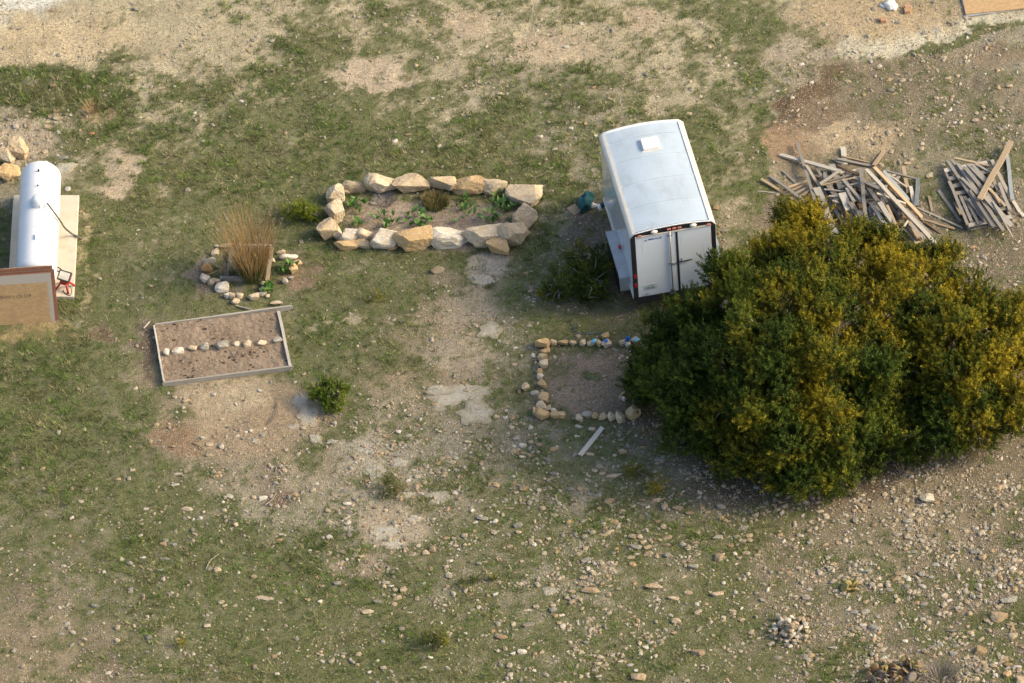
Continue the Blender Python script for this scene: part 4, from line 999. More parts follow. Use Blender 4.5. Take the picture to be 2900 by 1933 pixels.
for (x, y, z, mt, s, lab) in ((835, 203, .17, 'blue', (.08, .08, .03), 'blue plastic cap on a whitish border stone'), (733, 203, .10, 'cyan', (.11, .09, .06), 'crumpled light cyan plastic scrap on a cream border stone'),
                              (1028, 188, .17, 'blue', (.09, .05, .15), 'upright blue plastic piece among the border stones'), (1105, 192, .13, 'cyan', (.13, .08, .04), 'flat cyan plastic scrap half under the cedar branches')):
    p = q7(x, y, z); props(lump('plastic_scrap', s[0] * .6, s[1] * .6, s[2] * .6, M[mt], None, p, (0, 0, random.random()), int(x), 0.18), lab, 'plastic')
cr = tube('cord', smooth_curve([q7(540, 45, .01), q7(550, 90, .012), q7(600, 135, .012), q7(700, 140, .012), q7(860, 128, .012)], 30), 0.008, M['cord'], None, 5)
props(cr, 'thin teal cord lying on the grass behind the bare bed', 'cord')
stick(1450 + 720 * .3189, 900 + 115 * .3189, 1450 + 805 * .3189, 900 + 55 * .3189, .012, M['bark'], 'dark stick behind the bare bed by the cedar')

# ------------------------------------------------------------------ bedrock showing through: flat slabs
def slab(px, py, w, h, seed, label, thick=0.045, ang=0.0):
    r = np.random.default_rng(seed); n = 40; c = gp(px, py, 0)
    sx, sy = w / 2 / PXM, h / 2 / PXM / math.sin(PITCH)
    ph = r.uniform(0, 6.28, 6); am = r.uniform(.03, .13, 6)
    V = [(0, 0, thick)]; E = [0.0]; rings = ((0.3, thick), (0.55, thick), (0.75, thick * .9), (0.9, thick * .7), (1.0, thick * .3), (1.04, -0.03))
    for rr, z in rings:
        for j in range(n):
            q = 2 * math.pi * j / n; k = rr * (1 + sum(am[i] * math.sin((i + 1) * q + ph[i]) for i in range(6)) + r.uniform(-.05, .05))
            V.append((k * sx * math.cos(q), k * sy * math.sin(q), z + (r.uniform(-.006, .005) if z > 0 else 0))); E.append(float(np.clip((rr - .55) / .4 + r.normal(0, .3), 0, 1)))
    F = [(0, 1 + j, 1 + (j + 1) % n) for j in range(n)]
    for i in range(len(rings) - 1):
        for j in range(n):
            F.append((1 + i * n + j, 1 + (i + 1) * n + j, 1 + (i + 1) * n + (j + 1) % n, 1 + i * n + (j + 1) % n))
    me = mesh('rock_slab', V, F, M['slab'])
    W_ = np.array(V) + np.array((c.x, c.y, 0)); soil_ = cover(W_)[1] * 1.0; at_ = me.attributes.new('dust', 'FLOAT_COLOR', 'POINT')
    at_.data.foreach_set('color', np.concatenate([soil_, np.array(E)[:, None]], 1).astype(np.float32).ravel())
    o = link('rock_slab', me, None, (c.x, c.y, float(gz(c.x, c.y)) - 0.004), (0, 0, 0))
    return props(o, label, 'rock slab', 'flat bedrock slabs')
SL = [(852, 1132, 52, 46, 'grey bedrock slab next to the round green bush'), (872, 1180, 66, 60, 'grey bedrock patch between the dirt patch and the round green bush'), (896, 1242, 36, 30, 'smaller grey slab at the tip of the bedrock patch by the dirt'),
      (832, 1206, 40, 16, 'thin grey bedrock sliver on the edge of the dirt patch'), (940, 1250, 32, 14, 'small pale slab beyond the bedrock by the dirt patch'), (724, 1248, 22, 18, 'tiny pale slab in the dirt patch of the raised bed'),
      (1300, 1120, 180, 70, 'broad grey bedrock sheet in the middle of the worn path'), (1350, 1170, 110, 60, 'grey bedrock sheet adjoining the broad one on the worn path'), (1240, 1105, 80, 30, 'narrow bedrock tongue off the broad sheet'),
      (1368, 795, 70, 36, 'grey bedrock patch on the path in front of the big bed'), (1390, 936, 74, 44, 'grey bedrock patch midway along the worn path'),
      (1062, 1334, 56, 52, 'grey bedrock slab beside the small upright cedar seedling'), (1038, 1270, 44, 34, 'stepped grey slab above the cedar seedling'), (1132, 1312, 46, 22, 'low grey slab behind the cedar seedling'),
      (1240, 1408, 70, 36, 'grey slab on the stony ground past the cedar seedling'), (1156, 1402, 48, 16, 'thin grey slab in front of the cedar seedling'), (1102, 1505, 110, 44, 'wide grey bedrock patch in the bare gravel hollow'),
      (1120, 1540, 70, 30, 'grey bedrock edge on the rim of the gravel hollow'), (1172, 1470, 46, 20, 'tilted pale slab on the far rim of the gravel hollow'), (985, 1494, 46, 14, 'narrow grey slab beside the gravel hollow'),
      (176, 476, 70, 34, 'flat grey slab on the ground behind the white gas tank'), (82, 228, 42, 20, 'flat grey slab lying in the long grass'), (2656, 84, 40, 24, 'orange-tinged flat rock in the pale gravel strip'), (1558, 1670, 46, 26, 'pale flat rock flush with the stony grass'), (1905, 985, 46, 26, 'grey slab under the edge of the cedar')]
for i, (a, b, c, d, lab) in enumerate(SL): slab(a, b, c, d, 40 + i, lab, 0.02, 0)

# ------------------------------------------------------------------ boulders and loose stones
for (x, y, w, h, col, lab) in [(48, 415, 56, 62, 'tan', 'pinkish tan boulder standing behind the gas tank'), (14, 437, 54, 46, 'cream', 'rounded cream boulder among the rocks behind the gas tank'), (20, 486, 66, 54, 'ochre', 'slanted grey-topped ochre slab among the rocks behind the gas tank')]:
    rock_at('boulder', x, y, w * 1.2, h * 1.45, col, 'boulder', '', 'boulders behind the tank', label=lab, big=4)
LO = []
def add(ox, oy, k, ctx, items):
    for it in items: LO.append((ox + it[0] * k, oy + it[1] * k, it[2] * k, it[3] * k, it[4], ctx))
add(0, 0, .3827, 'in the rough grass behind the gas tank', [(415, 815, 60, 40, 'ochre'), (365, 855, 40, 45, 'ochre'), (425, 868, 80, 50, 'cream'), (485, 838, 40, 34, 'tan'), (520, 845, 34, 34, 'white'), (350, 930, 75, 55, 'tan'), (680, 985, 50, 40, 'orange'), (470, 1163, 78, 36, 'grey'), (275, 1055, 62, 32, 'grey'), (1190, 650, 80, 30, 'cream'), (1340, 745, 40, 26, 'cream'), (435, 970, 38, 24, 'white'), (390, 1015, 28, 26, 'tan'), (55, 725, 42, 26, 'cream'), (160, 458, 34, 22, 'cream'), (520, 485, 44, 30, 'cream'), (600, 345, 60, 30, 'cream'), (440, 410, 40, 24, 'grey'), (1290, 635, 30, 24, 'white'), (1040, 858, 24, 20, 'white'), (885, 1465, 26, 20, 'cream'), (500, 1395, 48, 26, 'white')])
add(800, 0, .3827, 'in the open grass behind the big bed', [(930, 992, 60, 36, 'tan'), (1160, 1075, 42, 36, 'white'), (1905, 1005, 52, 36, 'white'), (2015, 1100, 52, 30, 'white'), (1605, 690, 50, 36, 'cream'), (1600, 720, 40, 30, 'tan'), (1480, 620, 60, 24, 'grey'), (2212, 165, 42, 40, 'white'), (632, 235, 32, 26, 'cream'), (2190, 900, 50, 30, 'cream'), (2240, 905, 34, 26, 'tan'), (830, 1042, 52, 22, 'white'), (975, 1215, 30, 30, 'cream'), (1110, 720, 34, 26, 'white'), (1020, 742, 28, 20, 'cream'), (2100, 1380, 30, 26, 'tan'), (2130, 1330, 30, 24, 'tan'), (2320, 995, 40, 34, 'white'), (1465, 955, 28, 22, 'cream'), (580, 645, 26, 20, 'ochre'), (1060, 515, 60, 22, 'grey'), (2340, 1480, 26, 26, 'cream'), (1130, 850, 24, 20, 'cream'), (2075, 1420, 50, 26, 'tan'), (2190, 790, 26, 22, 'white')])
add(2000, 0, .3825, 'on the bare earth behind the lumber heaps', [(90, 415, 58, 32, 'cream'), (1640, 510, 52, 28, 'tan'), (1415, 548, 54, 26, 'cream'), (2245, 637, 58, 42, 'cream'), (1990, 885, 62, 44, 'cream'), (1825, 710, 38, 38, 'cream'), (1782, 577, 44, 30, 'cream'), (1670, 582, 34, 28, 'cream'), (1710, 520, 36, 24, 'cream'), (1812, 604, 34, 28, 'tan'), (1710, 660, 32, 32, 'cream'), (1562, 962, 44, 34, 'tan'), (1655, 1290, 58, 62, 'cream'), (1580, 405, 38, 32, 'cream'), (2325, 672, 42, 30, 'cream'), (525, 1195, 28, 24, 'cream'), (1860, 552, 40, 22, 'cream'), (1945, 240, 50, 24, 'white'), (2035, 262, 56, 30, 'cream'), (1935, 272, 36, 24, 'white'), (1755, 835, 40, 26, 'white'), (215, 468, 40, 28, 'white'), (140, 425, 32, 22, 'cream'), (705, 468, 50, 34, 'white'), (610, 470, 40, 28, 'cream'), (820, 435, 34, 26, 'white'), (1220, 450, 40, 26, 'white'), (1100, 375, 34, 24, 'white'), (2145, 855, 40, 24, 'cream'), (1600, 1055, 34, 26, 'white'), (1595, 1090, 44, 28, 'cream'), (1880, 615, 36, 22, 'white'), (1120, 600, 22, 20, 'white'), (1490, 1200, 60, 30, 'cream'), (1560, 1230, 44, 30, 'tan'), (190, 370, 36, 26, 'ochre'), (30, 488, 60, 22, 'cream')])
add(1450, 900, .3189, 'on the grass around the lone grey plank', [(595, 958, 84, 48, 'white'), (710, 985, 78, 54, 'cream'), (370, 1160, 88, 52, 'ochre'), (980, 1190, 84, 68, 'ochre'), (1162, 1152, 58, 38, 'ochre'), (1345, 1083, 48, 48, 'ochre'), (1080, 1310, 58, 48, 'ochre'), (780, 1305, 72, 62, 'cream'), (910, 1390, 165, 58, 'cream'), (800, 1375, 68, 54, 'tan'), (735, 1350, 62, 50, 'cream'), (1268, 1358, 38, 46, 'cream'), (1320, 1245, 132, 62, 'grey'), (1250, 750, 48, 54, 'grey'), (1265, 940, 44, 38, 'grey'), (510, 1515, 68, 58, 'grey'), (600, 1515, 44, 62, 'ochre'), (100, 1515, 82, 52, 'ochre'), (365, 1375, 72, 60, 'grey'), (90, 1225, 66, 38, 'cream'), (165, 1095, 48, 52, 'cream'), (240, 1115, 62, 54, 'tan'), (95, 1120, 82, 62, 'white'), (40, 1060, 60, 70, 'grey'), (205, 1025, 38, 32, 'cream'), (100, 1195, 60, 30, 'tan'), (15, 1190, 40, 30, 'ochre'), (50, 1190, 34, 32, 'ochre'), (235, 1182, 36, 28, 'white'), (690, 1200, 90, 40, 'tan'), (975, 335, 52, 30, 'cream'), (910, 330, 28, 24, 'cream'), (30, 260, 40, 30, 'white'), (22, 405, 56, 26, 'cream'), (185, 325, 52, 30, 'white')])
add(400, 850, .287, 'around the bare dirt in front of the raised bed', [(445, 985, 88, 54, 'cream'), (330, 945, 54, 48, 'cream'), (415, 1050, 48, 38, 'white'), (420, 1095, 48, 38, 'cream'), (345, 1095, 42, 42, 'white'), (495, 965, 40, 34, 'tan'), (500, 1010, 40, 32, 'tan'), (675, 1415, 84, 54, 'cream'), (790, 1425, 64, 84, 'white'), (605, 1350, 64, 34, 'white'), (1425, 1465, 58, 58, 'cream'), (670, 1525, 78, 44, 'cream'), (1080, 1280, 48, 48, 'white'), (935, 1020, 44, 38, 'white'), (1015, 985, 38, 32, 'tan'), (150, 1215, 64, 48, 'cream'), (270, 1245, 48, 38, 'cream'), (270, 1208, 36, 32, 'cream'), (315, 1440, 58, 44, 'tan'), (90, 1385, 48, 28, 'cream'), (1605, 720, 44, 54, 'tan'), (270, 910, 38, 28, 'white'), (365, 1195, 40, 32, 'cream'), (345, 1150, 40, 36, 'grey'), (370, 1235, 36, 30, 'tan'), (1700, 1105, 50, 36, 'grey'), (1705, 1070, 40, 34, 'ochre'), (1640, 1090, 32, 28, 'cream'), (1815, 1165, 46, 32, 'ochre'), (1910, 1205, 60, 32, 'grey'), (1905, 1545, 32, 50, 'cream'), (1225, 1290, 30, 26, 'cream'), (750, 1300, 46, 28, 'tan'), (725, 1340, 46, 30, 'cream'), (1990, 1305, 40, 30, 'tan'), (1650, 1490, 50, 30, 'cream'), (1520, 800, 36, 30, 'white'), (1450, 350, 40, 24, 'cream'), (1490, 355, 28, 22, 'cream')])
ST = 'among the stones of the field in front of the cedar'
add(1400, 1300, .4036, ST, [(725, 245, 78, 58, 'grey'), (805, 290, 84, 58, 'tan'), (205, 205, 64, 48, 'ochre'), (1035, 280, 58, 38, 'tan'), (1130, 280, 84, 48, 'tan'), (1195, 330, 54, 62, 'cream'), (1285, 335, 84, 54, 'tan'), (1375, 375, 74, 38, 'tan'), (1590, 325, 74, 64, 'grey'), (1185, 465, 48, 62, 'cream'), (1740, 475, 105, 48, 'grey'), (1565, 540, 84, 48, 'grey'), (525, 435, 54, 48, 'ochre'), (340, 340, 48, 48, 'cream'), (165, 455, 74, 54, 'grey'), (420, 390, 48, 34, 'cream'), (840, 430, 68, 44, 'ochre'), (815, 500, 64, 34, 'cream'), (765, 525, 74, 28, 'cream'), (965, 535, 64, 54, 'cream'), (990, 610, 94, 62, 'grey'), (1075, 615, 64, 48, 'tan'), (1080, 660, 74, 44, 'cream'), (1220, 540, 64, 38, 'cream'), (1210, 670, 64, 54, 'grey'), (970, 730, 58, 48, 'ochre'), (955, 685, 74, 42, 'cream'), (650, 700, 94, 48, 'grey'), (750, 725, 48, 44, 'cream'), (1580, 680, 78, 88, 'tan'), (1395, 745, 84, 58, 'grey'), (630, 825, 68, 44, 'cream'), (690, 800, 42, 52, 'cream'), (670, 915, 145, 62, 'tan'), (1120, 890, 135, 58, 'tan'), (1255, 970, 94, 48, 'cream'), (1560, 940, 104, 52, 'cream'), (1360, 930, 64, 48, 'tan'), (540, 925, 64, 38, 'cream'), (800, 950, 44, 48, 'cream'), (410, 1050, 58, 54, 'grey'), (430, 1095, 38, 44, 'ochre'), (475, 1090, 52, 28, 'white'), (240, 1165, 84, 48, 'grey'), (1275, 1130, 74, 52, 'cream'), (1430, 1070, 62, 44, 'cream'), (1430, 1350, 112, 66, 'tan'), (190, 1345, 62, 44, 'white'), (130, 1360, 42, 34, 'white'), (885, 1420, 42, 28, 'white'), (1010, 1520, 112, 80, 'tan'), (990, 1480, 40, 30, 'white'), (730, 1520, 44, 38, 'white'), (295, 1030, 52, 44, 'cream'), (545, 1000, 52, 48, 'tan'), (260, 585, 44, 38, 'cream'), (40, 1240, 84, 44, 'grey'), (855, 625, 44, 38, 'ochre'), (1020, 545, 44, 34, 'tan'), (1415, 580, 56, 28, 'cream'), (1660, 605, 46, 36, 'ochre'), (1145, 430, 54, 36, 'tan'), (865, 910, 40, 30, 'cream'), (985, 870, 42, 36, 'ochre'), (1320, 595, 56, 44, 'grey'), (1210, 600, 60, 28, 'tan'), (500, 310, 44, 34, 'tan'), (775, 480, 40, 46, 'tan'), (110, 340, 62, 26, 'tan'), (380, 555, 38, 32, 'cream'), (105, 610, 44, 30, 'cream'), (170, 508, 44, 24, 'cream'), (730, 338, 38, 32, 'tan'), (1440, 1180, 36, 30, 'grey'), (805, 1075, 40, 34, 'cream'), (1260, 1215, 46, 36, 'tan'), (640, 1280, 56, 36, 'grey'), (280, 1480, 36, 32, 'white'), (1030, 1360, 36, 24, 'white'), (1065, 222, 52, 36, 'cream'), (1840, 380, 40, 34, 'grey'), (1790, 535, 48, 44, 'tan')])
SF = 'on the gravelly ground past the little cairn and the grey boulder'
add(2100, 1300, .4036, SF, [(1365, 300, 58, 38, 'ochre'), (1155, 280, 48, 48, 'cream'), (1245, 325, 44, 38, 'grey'), (800, 420, 48, 54, 'grey'), (590, 385, 48, 34, 'cream'), (255, 352, 48, 38, 'cream'), (1690, 680, 64, 68, 'tan'), (1635, 645, 70, 50, 'grey'), (945, 835, 64, 44, 'tan'), (885, 780, 54, 44, 'grey'), (1265, 805, 64, 54, 'grey'), (1330, 820, 54, 38, 'grey'), (1360, 740, 64, 38, 'grey'), (920, 880, 44, 38, 'grey'), (1035, 915, 58, 38, 'grey'), (1880, 980, 145, 74, 'grey'), (1805, 1100, 135, 112, 'tan'), (1420, 1020, 44, 58, 'cream'), (1620, 965, 48, 48, 'grey'), (930, 1175, 94, 62, 'grey'), (950, 1105, 48, 38, 'grey'), (1490, 1358, 64, 44, 'grey'), (1680, 1335, 88, 78, 'ochre'), (1580, 1388, 48, 44, 'cream'), (1845, 1405, 62, 40, 'ochre'), (1870, 1438, 66, 44, 'ochre'), (1865, 1505, 68, 74, 'ochre'), (1960, 1540, 84, 74, 'tan'), (1905, 1235, 74, 62, 'cream'), (1475, 1200, 64, 34, 'grey'), (1605, 1215, 58, 44, 'cream'), (770, 1185, 64, 42, 'grey'), (770, 1230, 58, 48, 'cream'), (1145, 1275, 44, 32, 'white'), (965, 1300, 54, 54, 'tan'), (640, 1320, 74, 32, 'grey'), (870, 1070, 74, 44, 'grey'), (790, 1070, 64, 42, 'grey'), (1815, 770, 44, 38, 'cream'), (1950, 712, 48, 32, 'cream'), (1560, 1245, 42, 32, 'cream'), (1435, 738, 34, 32, 'white'), (1490, 735, 60, 24, 'grey'), (1830, 890, 44, 34, 'grey'), (1895, 880, 50, 34, 'grey'), (1175, 490, 52, 38, 'grey'), (1165, 430, 74, 48, 'grey'), (1270, 580, 40, 38, 'grey'), (1205, 650, 58, 36, 'grey'), (485, 580, 60, 38, 'grey'), (630, 672, 44, 30, 'grey'), (1195, 390, 54, 36, 'cream'), (1110, 800, 78, 34, 'tan'), (875, 1000, 54, 38, 'tan'), (1430, 1075, 48, 32, 'cream'), (1600, 1085, 42, 44, 'cream'), (1575, 1005, 46, 36, 'tan'), (1900, 1080, 32, 26, 'cream'), (1885, 1155, 60, 44, 'tan'), (520, 850, 32, 28, 'cream'), (1390, 1300, 54, 46, 'grey'), (1945, 1455, 46, 30, 'white'), (1785, 1430, 40, 32, 'white'), (1590, 1500, 44, 46, 'grey'), (270, 525, 44, 34, 'ochre'), (55, 535, 52, 42, 'tan'), (1690, 1425, 44, 40, 'tan'), (1655, 1480, 40, 38, 'grey')])
GF_ = 'around the gravel hollow and cedar seedling'
add(700, 1200, .4675, GF_, [(1675, 390, 58, 38, 'tan'), (1630, 415, 34, 28, 'tan'), (1790, 508, 44, 38, 'tan'), (1425, 568, 78, 38, 'grey'), (1640, 610, 64, 48, 'grey'), (1315, 675, 44, 44, 'cream'), (1205, 690, 48, 28, 'ochre'), (1120, 757, 48, 54, 'tan'), (1080, 777, 54, 48, 'cream'), (1000, 797, 54, 18, 'cream'), (730, 1135, 82, 38, 'cream'), (795, 1075, 64, 34, 'grey'), (910, 1052, 58, 38, 'cream'), (890, 1090, 44, 38, 'tan'), (545, 960, 48, 38, 'grey'), (365, 1063, 42, 34, 'tan'), (1850, 1120, 48, 48, 'grey'), (1865, 1160, 34, 34, 'ochre'), (1705, 1220, 78, 36, 'tan'), (1545, 1290, 74, 42, 'tan'), (1665, 1378, 58, 38, 'white'), (400, 400, 38, 36, 'cream'), (95, 445, 64, 32, 'white'), (945, 1000, 44, 52, 'cream'), (1335, 105, 48, 32, 'cream'), (40, 440, 32, 32, 'cream'), (148, 432, 28, 34, 'cream'), (178, 490, 32, 26, 'cream'), (225, 498, 32, 22, 'cream'), (605, 475, 56, 36, 'white'), (585, 402, 62, 30, 'grey'), (697, 430, 44, 26, 'grey'), (912, 188, 52, 28, 'grey'), (930, 528, 34, 34, 'cream'), (775, 505, 36, 28, 'tan'), (733, 512, 50, 22, 'tan'), (890, 590, 38, 34, 'grey'), (490, 525, 34, 34, 'cream'), (497, 680, 44, 42, 'white'), (575, 765, 56, 30, 'cream'), (690, 800, 40, 26, 'cream'), (1245, 178, 46, 22, 'grey'), (1590, 740, 42, 26, 'tan'), (1720, 718, 40, 36, 'cream'), (1235, 825, 34, 28, 'white'), (1440, 832, 40, 22, 'cream'), (1195, 1000, 34, 26, 'grey'), (1405, 1110, 34, 36, 'white'), (1750, 1105, 44, 36, 'grey'), (1700, 1128, 60, 24, 'cream'), (440, 1075, 32, 22, 'white'), (870, 980, 44, 20, 'white'), (830, 980, 30, 36, 'tan'), (1065, 965, 40, 28, 'grey'), (1110, 1417, 34, 26, 'white'), (825, 1475, 42, 30, 'cream'), (740, 1500, 32, 26, 'white'), (1060, 1475, 60, 20, 'white'), (180, 1510, 36, 30, 'white'), (455, 1435, 34, 24, 'white')])
add(0, 1200, .4675, 'in the grass of the open slope in front of the raised bed', [(800, 278, 48, 22, 'cream'), (1130, 510, 84, 38, 'cream'), (1040, 723, 74, 32, 'grey'), (1425, 605, 38, 44, 'cream'), (1000, 815, 74, 24, 'grey'), (785, 840, 48, 38, 'grey'), (970, 885, 48, 28, 'grey'), (985, 940, 34, 38, 'cream'), (575, 1098, 64, 32, 'grey'), (545, 1142, 64, 22, 'grey'), (405, 1205, 38, 32, 'grey'), (365, 1268, 48, 26, 'grey'), (1255, 1220, 44, 38, 'cream'), (710, 1310, 38, 42, 'cream'), (900, 1290, 42, 36, 'grey'), (1610, 1055, 124, 18, 'cream'), (435, 570, 34, 26, 'white'), (1265, 187, 44, 28, 'cream'), (355, 50, 34, 24, 'white'), (435, 388, 28, 28, 'tan'), (885, 508, 40, 24, 'white'), (735, 820, 34, 20, 'white'), (865, 808, 46, 22, 'white'), (790, 1000, 40, 26, 'grey'), (865, 1040, 30, 32, 'cream'), (1540, 925, 38, 30, 'cream'), (1340, 1075, 50, 34, 'cream'), (1360, 1100, 36, 26, 'cream'), (490, 1330, 34, 24, 'cream'), (205, 1290, 40, 22, 'cream'), (885, 1380, 40, 22, 'grey'), (1080, 300, 60, 22, 'white'), (1060, 365, 60, 18, 'white'), (135, 265, 26, 30, 'cream'), (195, 680, 24, 20, 'tan'), (850, 675, 34, 28, 'white')])
LO = [l for l in LO if not (1790 < l[0] < 2050 and 340 < l[1] < 860)]
MARK = [(122, 640, 'the gas tank'), (60, 440, 'the boulders behind the tank'), (260, 300, 'the orange dry tuft'), (480, 200, 'the pale track'), (627, 900, 'the raised bed'), (650, 1200, 'the bare dirt patch'), (930, 1120, 'the round bush'), (850, 600, 'the feathery shrub'),
 (1200, 480, 'the back row of the big bed'), (1300, 760, 'the front row of the big bed'), (1600, 420, 'the trailer nose'), (1640, 640, 'the teal bundle'), (1300, 1130, 'the broad bedrock sheet'), (1450, 980, 'the bare bed'), (1690, 1250, 'the lone plank'), (1500, 1250, 'the rubble by the bare bed'), (1640, 1340, 'the elongated cream stone'),
 (790, 1400, 'the burnt patch'), (1110, 1380, 'the cedar seedling'), (1110, 1520, 'the gravel hollow'), (1240, 1810, 'the olive scrub bush'), (1390, 1640, 'the spiky tuft'), (600, 1590, 'the curved branch'), (510, 1820, 'the tiny golden tuft'), (200, 1500, 'the grassy slope edge'), (900, 1700, 'the open grass slope'),
 (1800, 1480, 'the yellowish scrub under the cedar'), (1750, 1650, 'the stony field middle'), (1700, 1850, 'the grassy field edge'), (2235, 1790, 'the little cairn'), (2412, 1668, 'the small prickly pear'), (2540, 1900, 'the sprawling prickly pear'), (2625, 1400, 'the smooth grey boulder'), (2820, 1750, 'the big tan field rock'), (2060, 1480, 'the foot of the broad cedar'),
 (2280, 200, 'the dark wheel scuffs'), (2650, 90, 'the gravel strip'), (2700, 230, 'the stony earth behind the heaps'), (2780, 420, 'the pallet stack'), (2400, 430, 'the big lumber heap'), (2100, 200, 'the grass beyond the trailer')]
def near(x, y): return min(MARK, key=lambda m: (m[0] - x) ** 2 + (1.4 * (m[1] - y)) ** 2)[2]
def label_for(w, h, col, where, toward):
    sw = max(w, h * 1.1)
    sizew = 'very large' if sw > 45 else 'large' if sw > 34 else 'medium' if sw > 26 else 'smallish' if sw > 19 else 'small' if sw > 15 else 'tiny'
    a = w / h; shp = 'long thin' if a > 2.6 else 'long' if a > 1.9 else 'upright' if a < .85 else 'squarish' if a < 1.2 else 'oblong'
    lab = f'{sizew} {shp} {EL[col]} stone near {where}'
    return lab + ' towards ' + toward if len((lab + ' towards ' + toward).split()) <= 16 else lab
LO.sort(key=lambda l: -l[2] * l[3])
print('loose stones', len(LO))
# the largest are things of their own, the others join the scattered mass
rest = LO[300:]
for (x, y, w, h, col, ctx) in LO[:300]:
    nr = near(x, y); rock_at('stone', x, y, w, h, col, 'stone', ctx, 'loose stones near ' + nr, label=label_for(w, h, col, nr, sorted(MARK, key=lambda m: (m[0] - x) ** 2 + (1.4 * (m[1] - y)) ** 2)[1][2]), flat=0.38, big=3 if w > 26 else 2)
rock_at('boulder', 2100 + 1300 * .4036, 1300 + 265 * .4036, 42, 38, 'grey', 'boulder', '', 'lone boulders', label='smooth grey boulder on the gravel in front of the cedar', big=4)
VV, FF, CC = [], [], []; off = 0
cmap = {'cream': pal[0], 'white': pal[4], 'grey': pal[2], 'ochre': pal[3], 'tan': pal[3] * .9, 'orange': np.array((.45, .25, .1))}
protos2 = [rock_geo(rng, 2, 7, .08) for _ in range(8)]
extra = []
P, px, py = scatter(60000); g, s, p = cover(P)
cl_ = np.clip((fbm(P[:, 0] * 2.3 + 70, P[:, 1] * 2.3, 5, .65) - 0.40) / 0.22, 0, 1.5)
keep = rng.random(len(P)) < 0.06 * p ** 1.7 * (.25 + cl_); P = P[keep]
for q in P: extra.append((q[0], q[1], float(np.clip(np.exp(rng.normal(math.log(.06), .38)), .035, .16)), pal[rng.choice(6, p=[.26, .2, .2, .12, .08, .14])]))
for (x, y, w, h, col, ctx) in rest:
    q = gp(x, y, .02); extra.append((q.x, q.y, w / PXM, cmap[col]))
for i, (x, y, w, c_) in enumerate(extra):
    pvv, pf = protos2[i % 8]; a = random.random() * 6.28; ca, sa = math.cos(a), math.sin(a)
    sc_ = np.array([w, w * random.uniform(.6, .9), w * random.uniform(.35, .6)])
    q = pvv * sc_; X = q[:, 0] * ca - q[:, 1] * sa + x; Y = q[:, 0] * sa + q[:, 1] * ca + y
    VV.append(np.stack([X, Y, q[:, 2] + sc_[2] * .1 + float(gz(x, y))], 1)); FF.append(pf + off); off += len(pvv)
    CC.append(np.tile(c_ * random.uniform(.75, 1.12), (len(pvv), 1)) * rng.uniform(.93, 1.07, (len(pvv), 1)))
props(link('cobbles', fast_mesh('cobbles', np.concatenate(VV), np.concatenate(FF), M['pebble'], np.concatenate(CC))), 'fist sized limestone cobbles scattered thickly over the stony pasture', None, None, 'stuff')
print('cobbles', len(extra))

# ------------------------------------------------------------------ settling helper: things dropped onto a height map
class Heap:
    def __init__(s, x0, y0, x1, y1, c=0.02):
        s.x0, s.y0, s.c = x0, y0, c; s.H = np.zeros((int((x1 - x0) / c) + 1, int((y1 - y0) / c) + 1))
    def ij(s, x, y):
        return np.clip(((x - s.x0) / s.c).astype(int), 0, s.H.shape[0] - 1), np.clip(((y - s.y0) / s.c).astype(int), 0, s.H.shape[1] - 1)
    def rest_board(s, a, b, w, th, maxs=0.5):
        """lay a straight board over what is there; returns heights of its two ends (centre line)"""
        L_ = max((b - a).length, .05); n = max(8, int(L_ / s.c)); t = np.linspace(0, 1, n)
        d = (b - a) / L_; nx_, ny_ = -d.y, d.x
        h = np.zeros(n)
        for o in np.linspace(-.42, .42, 5):
            i, j = s.ij(a.x + (b.x - a.x) * t + nx_ * w * o, a.y + (b.y - a.y) * t + ny_ * w * o); h = np.maximum(h, s.H[i, j])
        hull = []
        for k in range(n):
            while len(hull) >= 2 and (h[hull[-1]] - h[hull[-2]]) * (k - hull[-2]) <= (h[k] - h[hull[-2]]) * (hull[-1] - hull[-2]): hull.pop()
            hull.append(k)
        for u, v in zip(hull, hull[1:]):
            if t[u] <= .5 <= t[v]: break
        sl = np.clip((h[v] - h[u]) / (t[v] - t[u]), -maxs * L_, maxs * L_); z0 = h[u] - sl * t[u]; z1 = z0 + sl
        return z0 + th / 2, z1 + th / 2
    def stamp(s, a, b, w, th, z0, z1):
        L_ = (b - a).length; n = max(8, int(L_ / s.c * 1.6)); t = np.linspace(0, 1, n); d = (b - a) / L_
        for o in np.linspace(-.5, .5, max(3, int(w / s.c * 1.6))):
            i, j = s.ij(a.x + (b.x - a.x) * t - d.y * w * o, a.y + (b.y - a.y) * t + d.x * w * o)
            np.maximum.at(s.H, (i, j), z0 + (z1 - z0) * t + th / 2 + .002)

def lay(heap, ox, oy, x1, y1, x2, y2, w, th, k=.1913):
    z1 = z2 = 0.1
    for _ in range(4):
        a, b = gp(ox + x1 * k, oy + y1 * k, z1), gp(ox + x2 * k, oy + y2 * k, z2)
        a0, b0 = Vector((a.x, a.y, 0)), Vector((b.x, b.y, 0))
        z1, z2 = heap.rest_board(a0, b0, w, th)
        z1 = min(max(z1, th / 2), .95); z2 = min(max(z2, th / 2), .95)
    a, b = gp(ox + x1 * k, oy + y1 * k, z1), gp(ox + x2 * k, oy + y2 * k, z2)
    heap.stamp(Vector((a.x, a.y, 0)), Vector((b.x, b.y, 0)), w, th, z1, z2)
    return a, b
hc = gp(2480, 560, 0)
heap = Heap(hc.x - 4.5, hc.y - 4, hc.x + 4.5, hc.y + 4)
hA = 'in the big jumbled lumber heap behind the cedar'
NM = {'grey': 'weathered grey', 'white': 'pale bleached', 'tan': 'tan', 'brown': 'brown', 'blue': 'bluish grey'}
SEEN = {}
gA = 'boards of the big lumber heap'
